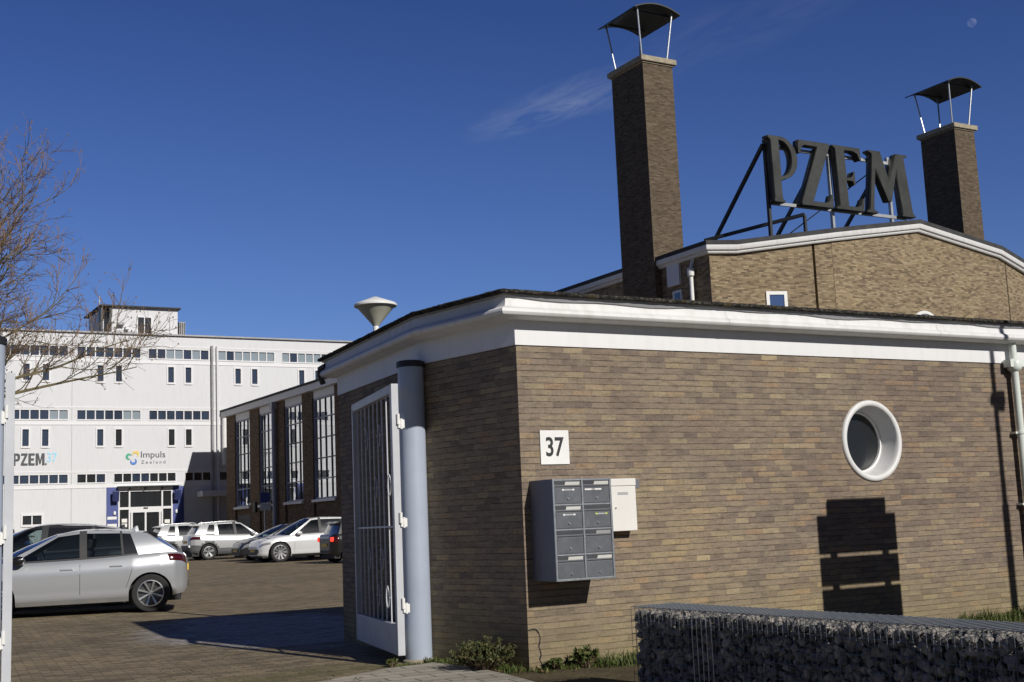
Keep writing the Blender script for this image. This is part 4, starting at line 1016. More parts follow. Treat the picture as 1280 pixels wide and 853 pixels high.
# ------------------------------------------------------------------ roof sign
rsn = thing('roof_sign', 'large dark bronze letters PZEM on a steel frame on the hall roof', 'sign', (34.6, 34.4, 11.5))
SY = 34.4; SZ, SH_ = 12.56, 2.50
def letter(outlines, x0, w, z0=SZ, h=SH_, mat=m_copper):
    cu = bpy.data.curves.new('l', 'CURVE'); cu.dimensions = '2D'; cu.fill_mode = 'BOTH'; cu.extrude = .15; cu.bevel_depth = .012; cu.bevel_resolution = 0
    for ol in outlines:
        sp_ = cu.splines.new('POLY'); sp_.points.add(len(ol)-1); sp_.use_cyclic_u = True
        for p, (x, z) in zip(sp_.points, ol): p.co = (x*w, z*h, 0, 1)
    o = bpy.data.objects.new('l', cu); COL.objects.link(o); dg = bpy.context.evaluated_depsgraph_get(); dg.update()
    me = bpy.data.meshes.new_from_object(o.evaluated_get(dg)); bpy.data.objects.remove(o)
    for v in me.vertices:
        x, z, q = v.co; v.co = Vector((x0+x, SY-q, z0+z))-rsn.location
    me.materials.clear(); me.materials.append(mat)
    ob = bpy.data.objects.new('letter', me); COL.objects.link(ob); ob.parent = rsn; return ob
def arc(cx, cz, rx, rz, a0, a1, n=16): return [(cx+rx*math.cos(R(a0+(a1-a0)*k/n)), cz+rz*math.sin(R(a0+(a1-a0)*k/n))) for k in range(n+1)]
# P: heavy stem with foot serif, bowl thin at the top and swelling to the right
letter([[(.10,0),(.46,0),(.46,.018),(.40,.035),(.375,.08),(.36,.34),(.42,.335),(.44,.355)]+arc(.40,.68,.58,.325,-70,88,18)+[(.0,1.0),(.0,.975),(.07,.955),(.095,.92),(.12,.08),(.10,.035)],
        [(.38,.385)]+arc(.42,.675,.38,.275,-80,85,16)+[(.36,.955)]], 31.05, 1.40)
# Z
letter([[(.02,0),(.97,0),(1.0,.20),(.95,.20),(.90,.11),(.80,.065),(.36,.065),(.98,.955),(.98,1.0),(.04,1.0),(.0,.80),(.05,.80),(.10,.89),(.20,.935),(.62,.935),(.02,.045)]], 32.50, 1.62)
# E
letter([[(.0,0),(.94,0),(1.0,.20),(.95,.20),(.88,.10),(.74,.055),(.42,.055),(.40,.50),(.56,.515),(.64,.56),(.66,.62),(.71,.62),(.71,.40),(.66,.40),(.64,.46),(.56,.50-.035),(.405,.465),(.41,.50),(.385,.945),(.70,.945),(.86,.91),(.92,.82),(.97,.82),(.95,1.0),(.0,1.0),(.0,.98),(.07,.96),(.09,.92),(.13,.08),(.10,.04),(.0,.02)]], 34.28, 1.48)
# M
letter([[(.0,0),(.22,0),(.22,.02),(.15,.04),(.145,.08),(.235,.74),(.46,.22),(.53,.22),(.70,.80),(.76,.04),(.74,0),(1.02,0),(1.02,.02),(.98,.04),(.965,.08),(.86,.93),(.87,.96),(.93,.98),(.93,1.0),(.70,1.0),(.52,.50),(.36,1.0),(.12,1.0),(.12,.98),(.18,.96),(.19,.92),(.075,.08),(.06,.04),(.0,.02)]], 35.86, 2.56)
mb = MB()
mb.bar((31.3, SY+.20, SZ+.02), (38.3, SY+.20, SZ+.02), .09, .12); mb.bar((31.3, SY+.20, SZ+2.2), (38.1, SY+.20, SZ+2.2), .09, .12)
mb.build('rail', m_frame_l, rsn)
for x in (31.22, 34.38, 37.55):
    mb = MB(); mb.bar((x, SY+.24, 11.2), (x, SY+.24, SZ+2.45), .11, .13); mb.build('frame_post', m_frame_l if x > 33 else m_frame_d, rsn)
for x in (31.12, 34.05, 37.3):
    mb = MB(); mb.bar((x, SY+.22, SZ+2.25), (x, SY+3.5, 11.7), .12, .12); mb.build('brace', m_frame_d, rsn)
for xa, xb in ((34.05, 37.3),):
    mb = MB(); mb.tube([(xa, SY+3.3, 11.8), (xb, SY+.3, SZ+2.2)], .025, 6); mb.tube([(31.2, SY+.3, SZ-.2), (34.0, SY+3.2, 11.9)], .02, 6); mb.build('tie_rod', m_frame_d, rsn)
mb = MB(); mb.bar((32.2, SY-.55, 12.05), (30.5, SY+3.2, 11.75), .12, .12); mb.bar((32.2, SY-.55, 11.2), (32.2, SY-.55, 12.02), .10, .10); mb.build('low_rail', m_frame_d, rsn)

# ================================================================== CARS
SHAPE = [(0,.885),(.08,.940),(.16,.968),(.24,.966),(.40,.984),(.58,.996),(.74,.999),(.80,.985),(.9,.955),(.97,.925),(1,.90)]
def car(name, label, P, loc, heading, paint_m, group=None, rim='spoke', clad=None, roof_m=None, rear_lit=False, dark_glass=False, seams=True):
    """x forward, y left, z up; origin on the ground under the middle of the car"""
    L, Wd, wb, wr = P['L'], P['W'], P['wb'], P['wr']; hw = Wd/2; off = P.get('woff', 0.0)
    t = thing(name, label, 'car', loc, group); t.rotation_euler = (0, 0, math.atan2(heading[1], heading[0]))
    xw = (wb/2+off, -wb/2+off); Ra = wr+P.get('gap', .055); Lh = L/2
    W_ = [(-Lh,.52),(-Lh+.03,.64),(-Lh+.09,.77),(-Lh+.2,.87),(-Lh+.45,.95),(-Lh+.9,1.0),(.0,1.0),(Lh-1.1,.99),(Lh-.6,.955),(Lh-.28,.87),(Lh-.12,.76),(Lh-.04,.64),(Lh,.54)]
    w = lambda x: hw*interp(W_, x)
    zb0 = lambda x: interp(P['zb'], x); zt = lambda x: sinterp(P['zt'], x)
    def arch(x):
        z = 0
        for c in xw:
            d = abs(x-c)
            if d < Ra: z = max(z, wr+math.sqrt(Ra*Ra-d*d)-.01)
        return z
    def surf(x, tt, side, o=0.0):
        z0, z1 = zb0(x), zt(x); return Vector((x, side*(w(x)*interp(SHAPE, tt)+o), z0+(z1-z0)*tt))
    xs = sorted(set([round(-Lh+L*k/44, 4) for k in range(45)]+[c+Ra*math.cos(math.pi*k/14) for c in xw for k in range(15)]+[v for v in (-Lh+.015,-Lh+.03,-Lh+.06,-Lh+.09,-Lh+.14,-Lh+.2,Lh-.02,Lh-.05,Lh-.1,Lh-.16)]))
    ts = [0,.05,.11,.17,.24,.32,.42,.54,.66,.74,.80,.85,.91,.96,1.0]
    cowl, deck = P['cowl'], P['deck']
    body = MB(); rows = {1: [], -1: []}
    for x in xs:
        za = arch(x)
        for s in (1, -1):
            r = []
            z0, z1 = zb0(x), zt(x)
            for k in ts:
                z = max(z0+(z1-z0)*k, za); te = min(1, (z-z0)/(z1-z0)); r.append((x, s*w(x)*interp(SHAPE, te), z))
            rows[s].append(r)
    cl = .32 if clad else -1
    def gridm(rws, flip):
        b = len(body.v); n = len(rws[0])
        for r in rws: body.v += r
        for i in range(len(rws)-1):
            for j in range(n-1):
                q = (b+i*n+j, b+i*n+j+1, b+(i+1)*n+j+1, b+(i+1)*n+j)
                if rws[i][j] == rws[i][j+1] and rws[i+1][j] == rws[i+1][j+1]: continue
                xm = (rws[i][0][0]+rws[i+1][0][0])/2
                m = 1 if (clad and (ts[j+1] <= cl or (xm < -Lh+.55 and ts[j+1] <= .45) or any(abs(xm-c) < Ra+.10 and rws[i][j+1][2] < wr+math.sqrt(max(0,(Ra+.10)**2-(xm-c)**2)) for c in xw))) else 0
                body.f.append(q[::-1] if flip else q); body.m.append(m)
    gridm(rows[1], True); gridm(rows[-1], False)
    K_ = 6
    top = []
    for x in xs:
        z1 = zt(x); we = w(x)*SHAPE[-1][1]; cr = interp(P['crown'], x)
        top.append([(x, we*(1-2*k/K_), z1+cr*(1-(1-2*k/K_)**2)) for k in range(K_+1)])
    seg_ = [];
    for i in range(len(xs)):
        if xs[i] >= cowl-.05: seg_.append(top[i])
    body.grid(seg_, 0)
    seg_ = [top[i] for i in range(len(xs)) if xs[i] <= deck+.05]
    if len(seg_) > 1: body.grid(seg_, 0)
    for i, fl in ((0, True), (len(xs)-1, False)):
        for j in range(len(ts)-1):
            q = [rows[1][i][j], rows[1][i][j+1], rows[-1][i][j+1], rows[-1][i][j]]
            body.face(q if not fl else q[::-1], 1 if clad and ts[j+1] <= .45 else 0)
        q = [rows[1][i][-1]]+top[i][1:-1]+[rows[-1][i][-1]]
        body.face(q if not fl else q[::-1], 0)
    body.build('body', [paint_m, clad or paint_m], t, smooth=42, local=True)
    # underside and wheel wells
    ub = MB(); ub.box((-Lh+.12, -hw*.70, .17), (Lh-.15, hw*.70, zt(0)-.28)); ub.box((-Lh+.25, -hw*.62, .3), (Lh-.4, hw*.62, zt(0)-.10)); ub.build('underbody', m_int, t, local=True)
    # greenhouse
    nodes = P['side']; zr = lambda x: sinterp(P['roof'], x); wrf = lambda x: interp(P['wroof'], x)
    vb = [0,.07,.25,.5,.75,.90,1.0]
    def gp(nd, v, s):
        xb, xt_ = nd[0], nd[1]; yb = w(xb)*.895; yt = wrf(xt_); zbel, zrf = zt(xb)-.004, zr(xt_)
        x = xb+(xt_-xb)*v; y = yb+(yt-yb)*v+.028*math.sin(math.pi*v); return (x, s*y, zbel+(zrf-zbel)*v)
    mats = {'p': paint_m, 'g': m_cglass, 'b': m_plast, 'd': m_cglass_d, 'r': roof_m or paint_m}
    if dark_glass: pass
    pil = MB(); pm = [paint_m, m_plast]; gl = {}
    for s in (1, -1):
        for n0, n1 in zip(nodes, nodes[1:]):
            kind = n1[2]
            for v0, v1 in zip(vb, vb[1:]):
                q = [gp(n0, v0, s), gp(n1, v0, s), gp(n1, v1, s), gp(n0, v1, s)]
                if s < 0: q = q[::-1]
                if kind in 'gd' and .05 < v0 < .89: gl.setdefault((s, n1[0], kind), MB()).face(q)
                else: pil.face(q, 1 if (kind == 'b' or (v0 < .05)) and kind != 'p' else 0)
    A0_, A1_ = nodes[0][0], nodes[0][1]; R0_, R1_ = nodes[-1][0], nodes[-1][1]; F8 = [-1,-.75,-.5,-.25,0,.25,.5,.75,1]
    cr_r = P.get('rcrown', .05)
    def roofp(x, f, zadd=0): y = wrf(x)*f; return (x, y, zr(x)+cr_r*(1-f*f)+zadd)
    def front(v, f):
        b = (A0_+P['bowf']*(1-f*f), w(A0_)*.895*f, zt(A0_)-.004+.02*(1-f*f)); tp = (A1_+.05*(1-f*f), wrf(A1_)*f, zr(A1_)+cr_r*(1-f*f))
        e = .028*math.sin(math.pi*v)*abs(f)*(1 if f > 0 else -1)
        return (b[0]+(tp[0]-b[0])*v, b[1]+(tp[1]-b[1])*v+e, b[2]+(tp[2]-b[2])*v+.03*math.sin(math.pi*v)*(1-f*f))
    def rear(v, f):
        b = (R0_-.06*(1-f*f), w(R0_)*.895*f, zt(R0_)-.004); tp = (R1_-.05*(1-f*f), wrf(R1_)*f, zr(R1_)+cr_r*(1-f*f))
        e = .028*math.sin(math.pi*v)*abs(f)*(1 if f > 0 else -1)
        return (b[0]+(tp[0]-b[0])*v-.03*math.sin(math.pi*v)*(1-f*f), b[1]+(tp[1]-b[1])*v+e, b[2]+(tp[2]-b[2])*v)
    ws = MB(); ws.grid([[front(v, f) for f in F8] for v in (0,.25,.5,.75,1)]); ws.build('windscreen', m_cglass, t, smooth=60, local=True)
    rg_ = MB(); rg_.grid([[rear(v, f*.86) for f in F8] for v in (.08,.3,.6,.86)][::-1]); rg_.build('rear_window', m_cglass_d, t, smooth=60, local=True)
    for f0, f1 in ((-1,-.86),(.86,1)): pil.grid([[rear(v, f0), rear(v, f1)] for v in (0,.08,.3,.6,.86,1)][::-1], 0)
    pil.grid([[rear(v, f*.86) for f in F8] for v in (0,.08)][::-1], 0); pil.grid([[rear(v, f*.86) for f in F8] for v in (.86,1)][::-1], 0)
    pil.build('pillars', pm, t, smooth=45, local=True)
    for (s, x, kind), g in gl.items(): g.build('side_window', mats[kind], t, smooth=60, local=True)
    # roof
    rf = MB(); rx = [A1_+(R1_-A1_)*k/14 for k in range(15)]
    rr = []
    for i, x in enumerate(rx):
        row = []
        for f in F8:
            p = list(roofp(x, f))
            if i == 0: p[0] += .05*(1-f*f)
            if i == 14: p[0] -= .05*(1-f*f)
            row.append(tuple(p))
        rr.append(row)
    rf.grid(rr, 0); rfo = rf.build('roof', roof_m or paint_m, t, smooth=50, local=True)
    if P.get('spoiler'):
        sp_ = MB(); yv = wrf(R1_)*.93; z_ = zr(R1_)
        sp_.grid([[(R1_+.06, -yv, z_+.02), (R1_+.06, yv, z_+.02)], [(R1_-.05, -yv, z_+.035), (R1_-.05, yv, z_+.035)], [(R1_-P['spoiler'], -yv*.94, z_-.012), (R1_-P['spoiler'], yv*.94, z_-.012)], [(R1_-P['spoiler'], -yv*.94, z_-.035), (R1_-P['spoiler'], yv*.94, z_-.035)], [(R1_-.03, -yv, z_-.045), (R1_-.03, yv, z_-.045)]]); 
        for s in (-1, 1): sp_.face([(R1_+.06, s*yv, z_+.02), (R1_-.05, s*yv, z_+.035), (R1_-P['spoiler'], s*yv*.94, z_-.012), (R1_-P['spoiler'], s*yv*.94, z_-.035), (R1_-.03, s*yv, z_-.045)])
        sp_.build('spoiler', P.get('spm') or paint_m, t, local=True)
    if P.get('rails'):
        for s in (-1, 1):
            rl = MB(); y_ = lambda x: s*(wrf(x)-.05)
            rl.tube([(A1_-.15, y_(A1_-.15), zr(A1_-.15)+.02), (A1_-.25, y_(A1_-.25), zr(A1_-.25)+.055), ((A1_+R1_)/2, y_((A1_+R1_)/2), zr((A1_+R1_)/2)+.06), (R1_+.3, y_(R1_+.3), zr(R1_+.3)+.055), (R1_+.2, y_(R1_+.2), zr(R1_+.2)+.02)], .016, 8); rl.build('roof_rail', m_rim, t, smooth=60, local=True)
    fin = MB(); fx = R1_+.22; fin.grid([[(fx+.08, 0, zr(fx+.08)+cr_r-.005), (fx+.08, 0, zr(fx)+cr_r)], [(fx, .02, zr(fx)+cr_r-.01), (fx-.02, 0, zr(fx)+cr_r+.07)], [(fx-.07, 0, zr(fx)+cr_r-.01), (fx-.05, 0, zr(fx)+cr_r+.07)]]); fin.grid([[(fx+.08, 0, zr(fx+.08)+cr_r-.005), (fx+.08, 0, zr(fx)+cr_r)], [(fx, -.02, zr(fx)+cr_r-.01), (fx-.02, 0, zr(fx)+cr_r+.07)], [(fx-.07, 0, zr(fx)+cr_r-.01), (fx-.05, 0, zr(fx)+cr_r+.07)]]); fin.build('roof_antenna', roof_m or paint_m, t, local=True)
    # seats seen through the glass
    for sx in (P['seat'], P['seat']-.95):
        for sy in ((-.36, .36) if sx == P['seat'] else (-.38, 0, .38)):
            st = MB(); zs_ = zt(0); st.obox((sx-.10, sy, zs_-.10), (.06,0,.01), (0,.21,0), (-.06,0,.26)); st.obox((sx-.19, sy, zs_+.27), (.045,0,.01), (0,.12,0), (-.02,0,.09)); st.build('seat', m_int, t, bevel=.04, local=True)
    stw = MB(); c_ = Vector((P['seat']+.55, .36, zt(0)+.0)); stw.tube([c_+Vector((.10*math.cos(a)*.5, .18*math.sin(a), .18*math.cos(a))) for a in [2*math.pi*k/16 for k in range(17)]], .016, 6, caps=False); stw.build('steering_wheel', m_plast, t, smooth=60, local=True)
    db = MB(); db.box((P['cowl']-.75, -hw*.74, zt(0)-.35), (P['cowl']-.02, hw*.74, zt(0)-.02)); db.build('dashboard', m_int, t, bevel=.06, local=True)
    # surface patches: lamps, gaps, trims
    def patch(nm, mat, x0, x1, t0, t1, o, nx=8, nt=4, sides=(1,-1), skew=0.0, thick=True):
        for s in sides:
            pm_ = MB(); rws = []
            for i in range(nx+1):
                r = []
                for j in range(nt+1):
                    tt = t0+(t1-t0)*j/nt; x = x0+(x1-x0)*i/nx+skew*(j/nt)
                    x = max(-Lh, min(Lh, x)); e = o*(1 if 0 < i < nx and 0 < j < nt else .35)
                    p = surf(x, tt, s, e)
                    if x < -Lh+.2: p.x -= e*.8
                    if x > Lh-.2: p.x += e*.8
                    r.append(tuple(p))
                rws.append(r)
            pm_.grid(rws, 0, flip=(s > 0) ^ (x1 < x0)); pm_.build(nm, mat, t, smooth=60, local=True)
    if seams:
        for (xa, t0, t1, sk) in P['seams']: patch('door_gap', m_seam, xa-.0035, xa+.0035, t0, t1, .003, 1, 8, skew=sk)
    hl = P['head']; patch('headlight', m_head, Lh-.05, Lh-hl[0], hl[1], hl[2], .012, 8, 4, skew=hl[3])
    tl = P['tail']; patch('tail_light', m_tail, -Lh+.015, -Lh+tl[0], tl[1], tl[2], .014, 8, 4, skew=tl[3])
    def hbox(x, t_, s, lx):
        p = surf(x, t_, s, .008); h = MB(); h.obox(p, (lx,0,0), (0,.013,0), (0,0,.014)); h.build('door_handle', paint_m if not clad else paint_m, t, bevel=.008, local=True)
    for s in (1, -1):
        for x in P['handles']: hbox(x, .80, s, .105)
        p = surf(P['mirror'], 1.0, s); mr = MB()
        y0 = abs(p.y); mr.lathe((p.x-.02, s*(y0+.13), p.z+.055), [(0,-.09),(.06,-.075),(.085,0),(.075,.06),(0,.085)], 14, ax=(Vector((1.3,0,0)), Vector((0,0,.9)), Vector((0,1.15,0)))); mr.bar((p.x, s*(y0-.02), p.z-.01), (p.x-.01, s*(y0+.08), p.z+.02), .05, .03)
        mr.build('wing_mirror', P.get('mirm') or paint_m, t, smooth=60, local=True)
        if not clad:
            sk = MB(); sk.grid([[tuple(surf(xw[1]+Ra+.03+(wb-2*Ra-.06)*i/10, tt, s, .012)) for tt in (.0, .10)] for i in range(11)], 0, flip=s > 0); sk.build('sill', P.get('sillm') or m_plast, t, smooth=60, local=True)
    # plates, grille, bumper inserts
    for sgn in (1, -1):
        xe = sgn*(Lh+.004); zp = P['plate'][0 if sgn > 0 else 1]
        b = MB(); b.box((xe-.006*sgn, -.26, zp-.055), (xe+.012*sgn, .26, zp+.055)); b.build('number_plate', m_plate, t, local=True)
        b = MB(); zz0 = zb0(xe*.99); b.box((xe-.05*sgn, -hw*.5, zz0+.02), (xe+.004*sgn, hw*.5, zz0+.13)); b.build('bumper_insert', m_plast, t, bevel=.02, local=True)
    if P.get('grille'):
        z0, z1, yw = P['grille']; b = MB(); b.box((Lh-.03, -yw, z0), (Lh+.008, yw, z1)); b.build('grille', m_plast, t, bevel=.02, local=True)
    if P.get('foglamp'):
        for s in (1, -1): p = surf(-Lh+.03, .33, s, .0); b = MB(); b.obox(p, (.05,0,0), (0,.05,0), (0,0,.05)); b.build('rear_lamp', m_bollard, t, bevel=.02, local=True)
    if rear_lit:
        for s in (1, -1): p = surf(-Lh+.05, .78, s, .012); b = MB(); b.obox(p, (.06,0,0), (.0,.07,0), (0,0,.075)); b.build('lit_tail_light', m_lit, t, bevel=.03, local=True)
    # wheels
    for c in xw:
        for s in (1, -1):
            ww = .205; yo = s*(hw-.015); AXW = (Vector((1,0,0)), Vector((0,0,1)), Vector((0,s,0))); C0 = (c, yo-s*ww, wr)
            ty = MB(); rr_ = wr*P.get('rimr', .70)
            ty.lathe(C0, [(rr_*.9,.0),(wr*.93,.0),(wr*.985,.02),(wr,.06),(wr,ww-.05),(wr*.985,ww-.015),(wr*.93,ww),(rr_*1.04,ww-.003),(rr_,ww-.02),(rr_*.96,ww-.06)], 40, ax=AXW); wo = ty.build('wheel', m_rubber, t, smooth=40, local=True)
            ri = MB(); ri.lathe(C0, [(rr_*1.0,ww-.022),(rr_*1.0,ww-.008),(rr_*.93,ww-.006),(rr_*.90,ww-.05)], 40, ax=AXW)
            ri.lathe(C0, [(rr_*.17,ww-.06),(rr_*.17,ww-.028),(rr_*.12,ww-.02),(0,ww-.02)], 20, ax=AXW)
            back = MB(); back.lathe(C0, [(rr_*.95,ww-.075),(0,ww-.075)], 24, ax=AXW)
            ns, wd = {'spoke': (8, .17), 'blade': (5, .46), 'turbine': (10, .20), 'five': (5, .26)}[rim]
            for k in range(ns):
                a = 2*math.pi*k/ns+.3; d = Vector((math.cos(a), 0, math.sin(a))); n_ = Vector((-math.sin(a), 0, math.cos(a)))
                if rim == 'turbine': d = (d+n_*.35).normalized(); n_ = Vector((-d.z, 0, d.x))
                p0 = Vector((c, yo-s*.032, wr))+d*rr_*.13; p1 = Vector((c, yo-s*.016, wr))+d*rr_*.94; w0, w1 = rr_*wd*.55, rr_*wd
                if rim == 'blade': w0, w1 = rr_*.20, rr_*wd
                dep = Vector((0, -s*.03, 0))
                q = [p0-n_*w0/2, p1-n_*w1/2, p1+n_*w1/2, p0+n_*w0/2]
                if rim == 'turbine': q = [p0-n_*w0/2, p1-n_*w1*.9, p1+n_*w1*.5, p0+n_*w0/2]
                q2 = [v+dep for v in q]
                fs = [q]+[[q[i], q[(i+1)%4], q2[(i+1)%4], q2[i]] for i in range(4)]
                for f in fs: ri.face(f)
            ri.build('rim', m_rim, wo, smooth=30, local=True); back.build('brake_disc', m_rimd if rim != 'turbine' else m_plast, wo, local=True)
            if rim == 'blade': pass
    return t

hatch = dict(L=4.06, W=1.765, wb=2.538, wr=.318, woff=-.15, gap=.045,
    zb=[(-2.03,.38),(-1.97,.30),(-1.75,.25),(-1.3,.20),(1.2,.19),(1.7,.20),(2.03,.24)],
    zt=[(-2.03,.84),(-1.99,.93),(-1.9,.985),(-1.7,1.0),(-1.2,.975),(-.6,.940),(.2,.915),(.75,.905),(1.0,.90),(1.4,.845),(1.75,.755),(1.93,.66),(2.03,.54)],
    crown=[(-2,.0),(.9,.05),(1.5,.06),(2.03,.02)], cowl=1.02, deck=-1.84,
    side=[(1.02,.12),(.84,.02,'p'),(-.26,-.24,'g'),(-.38,-.36,'b'),(-.95,-.90,'g'),(-.985,-.935,'b'),(-1.22,-1.06,'d'),(-1.86,-1.34,'p')],
    roof=[(-1.36,1.335),(-1.0,1.385),(-.6,1.412),(-.2,1.410),(.12,1.355)], wroof=[(-1.4,.54),(-1.0,.585),(.2,.60)], rcrown=.03, bowf=.26,
    spoiler=.20, spm=None, seat=-.2, seams=[(.88,.10,.99,.0),(-.27,.10,1.0,0),(-1.02,.30,.70,-.10)], head=(.55,.62,.86,-.10), tail=(.30,.80,.96,.03), handles=(-.0-.32,-.0-1.12), mirror=.72,
    plate=(.42,.72), grille=(.32,.5,.5), mirm=None, sillm=None, rimr=.70)
hatch['mirm'] = p_black; hatch['spm'] = p_black; hatch['sillm'] = p_silver; hatch['handles'] = (-.06, -.86)
suv = dict(L=4.45, W=1.84, wb=2.67, wr=.345, gap=.055,
    zb=[(-2.22,.42),(-2.1,.34),(-1.7,.28),(-1.2,.24),(1.2,.24),(1.8,.25),(2.22,.30)],
    zt=[(-2.22,.95),(-2.16,1.04),(-2.0,1.08),(-1.4,1.09),(-.6,1.06),(.2,1.04),(.95,1.03),(1.5,.99),(1.95,.91),(2.12,.82),(2.22,.66)],
    crown=[(-2.2,.0),(.9,.05),(1.5,.06),(2.2,.02)], cowl=1.24, deck=-1.95,
    side=[(1.22,.18),(1.04,.08,'p'),(-.05,-.08,'g'),(-.18,-.2,'b'),(-1.0,-.98,'d'),(-1.06,-1.04,'b'),(-1.62,-1.42,'d'),(-1.96,-1.72,'p')],
    roof=[(-1.8,1.36),(-1.4,1.46),(-.9,1.54),(-.4,1.575),(0,1.555),(.22,1.50)], wroof=[(-1.8,.54),(-1.0,.60),(.2,.60)], rcrown=.03, bowf=.24,
    spoiler=.2, seat=-.1, seams=[(.86,.1,.99,0),(-.12,.1,1,0)], head=(.6,.66,.86,-.1), tail=(.4,.76,.95,0), handles=(-.1,-1.0), mirror=.72, plate=(.5,.8), grille=(.42,.66,.55))
cross = dict(L=4.18, W=1.80, wb=2.60, wr=.335, gap=.06,
    zb=[(-2.09,.42),(-2.0,.34),(-1.6,.27),(-1.2,.23),(1.2,.23),(1.7,.25),(2.09,.30)],
    zt=[(-2.09,.94),(-2.04,1.04),(-1.9,1.09),(-1.3,1.075),(-.6,1.045),(.2,1.02),(.85,1.01),(1.3,.97),(1.75,.89),(1.98,.80),(2.09,.64)],
    crown=[(-2,.0),(.9,.05),(1.5,.06),(2.03,.02)], cowl=.95, deck=-1.84,
    side=[(.92,.18),(.76,.08,'p'),(-.04,-.08,'g'),(-.16,-.2,'b'),(-.86,-.86,'g'),(-.92,-.92,'p'),(-1.02,-1.0,'p'),(-1.42,-1.20,'d'),(-1.84,-1.56,'p')],
    roof=[(-1.7,1.48),(-1.3,1.525),(-.7,1.555),(-.1,1.555),(.2,1.52)], wroof=[(-1.7,.53),(-1.0,.595),(.2,.60)], rcrown=.03, bowf=.24,
    spoiler=.22, seat=-.1, seams=[(.8,.2,.99,0),(-.10,.2,1,0)], head=(.5,.6,.8,-.1), tail=(.42,.72,.88,.06), handles=(-.1,-.9), mirror=.66, plate=(.5,.78), grille=(.42,.6,.5), rails=True, foglamp=True)
ev = dict(L=4.635, W=1.89, wb=3.0, wr=.365, woff=.06, gap=.06,
    zb=[(-2.3,.40),(-2.2,.32),(-1.8,.25),(-1.2,.20),(1.2,.20),(1.9,.22),(2.3,.26)],
    zt=[(-2.32,.98),(-2.26,1.05),(-2.1,1.08),(-1.4,1.07),(-.6,1.03),(.3,1.0),(1.0,.985),(1.5,.94),(2.0,.84),(2.2,.76),(2.32,.60)],
    crown=[(-2,.0),(1.1,.05),(1.7,.06),(2.3,.02)], cowl=1.22, deck=-2.0,
    side=[(1.18,.28),(1.0,.16,'p'),(.0,-.02,'g'),(-.10,-.12,'b'),(-1.0,-.98,'d'),(-1.06,-1.04,'b'),(-1.58,-1.4,'d'),(-2.02,-1.75,'p')],
    roof=[(-1.8,1.50),(-1.3,1.555),(-.7,1.59),(-.1,1.59),(.3,1.545)], wroof=[(-1.8,.55),(-1.0,.62),(.3,.62)], rcrown=.03, bowf=.28,
    spoiler=.24, seat=.0, seams=[(1.0,.1,.99,0),(-.05,.1,1,0)], head=(.42,.70,.84,0), tail=(.3,.74,.9,0), handles=(-.0,-1.0), mirror=.86, plate=(.45,.6), grille=(.35,.5,.6), rimr=.74)
small = dict(L=3.84, W=1.73, wb=2.50, wr=.315, gap=.06,
    zb=[(-1.92,.34),(-1.8,.27),(-1.4,.22),(-1.0,.19),(1.2,.19),(1.6,.20),(1.92,.24)],
    zt=[(-1.92,.86),(-1.88,.95),(-1.75,.985),(-1.2,.98),(-.6,.965),(.2,.95),(.75,.94),(1.2,.91),(1.6,.84),(1.82,.72),(1.92,.54)],
    crown=[(-2,.0),(.9,.05),(1.5,.06),(1.92,.02)], cowl=.84, deck=-1.68,
    side=[(.80,.28),(.68,.20,'b'),(-.10,-.12,'g'),(-.2,-.22,'b'),(-.85,-.85,'d'),(-.9,-.9,'b'),(-1.3,-1.26,'d'),(-1.68,-1.52,'b')],
    roof=[(-1.6,1.375),(-1.2,1.395),(-.7,1.405),(-.1,1.40),(.3,1.365)], wroof=[(-1.6,.54),(-1.0,.58),(.2,.58)], rcrown=.025, bowf=.2,
    spoiler=.16, seat=-.15, seams=[(.6,.1,.99,0),(-.5,.1,1,0)], head=(.5,.62,.9,-.1), tail=(.22,.62,.9,0), handles=(-.25,), mirror=.55, plate=(.4,.62), grille=(.35,.55,.45))
HS = Vector((-.962, .273, 0)).normalized(); PS = Vector((HS.y, -HS.x, 0))*1.0     # away from the camera
PS = Vector((-HS.y, HS.x, 0)) if Vector((-HS.y, HS.x, 0)).y > 0 else Vector((HS.y, -HS.x, 0))
SC = Vector((5.47, 22.2, 0))+HS*1.42+PS*.80
G_ = 'cars parked in the yard'
car('parked_car', 'silver hatchback nearest the camera, parked side on at the left', hatch, (SC.x, SC.y, gz(SC.y)), HS, p_silver, G_, 'spoke')
D1 = SC+PS*2.75+HS*.75
car('parked_car', 'dark grey car parked right behind the silver hatchback, only its upper part showing', suv, (D1.x, D1.y, gz(D1.y)-.02), HS, p_dark, G_, 'five')
D2 = SC+PS*5.7+HS*3.2
car('parked_car', 'dark car almost hidden, third in the left row beyond the dark grey car', suv, (D2.x, D2.y, gz(D2.y)-.02), HS, p_black, G_, 'five')
XP = Vector((1, 0, 0)); XM = Vector((-1, 0, 0))
def rowcar(lab, P, cx, cy, hdg, pm, **k): return car('parked_car', lab, P, (cx, cy, gz(cy)), hdg, pm, G_, **k)
rowcar('pale silver crossover seen from behind, nearer of the twin pair by the entrance', cross, 17.0, 54.6, XP, p_lgrey, rim='blade', clad=m_clad)
rowcar('pale silver crossover seen from behind, closest to the blue entrance panels', cross, 16.8, 60.2, XP, p_lgrey, rim='blade', clad=m_clad)
rowcar('dark low car squeezed between the silver crossover and the pearl white crossover', hatch, 17.55, 49.5, XM, p_dark, rim='five')
rowcar('pearl white crossover with dark turbine wheels facing left', ev, 17.5, 46.3, XM, p_white, rim='turbine')
rowcar('black small hatchback with a glowing red tail light beside the gatehouse', small, 18.0, 41.3, XP, p_black, rim='five', rear_lit=True)

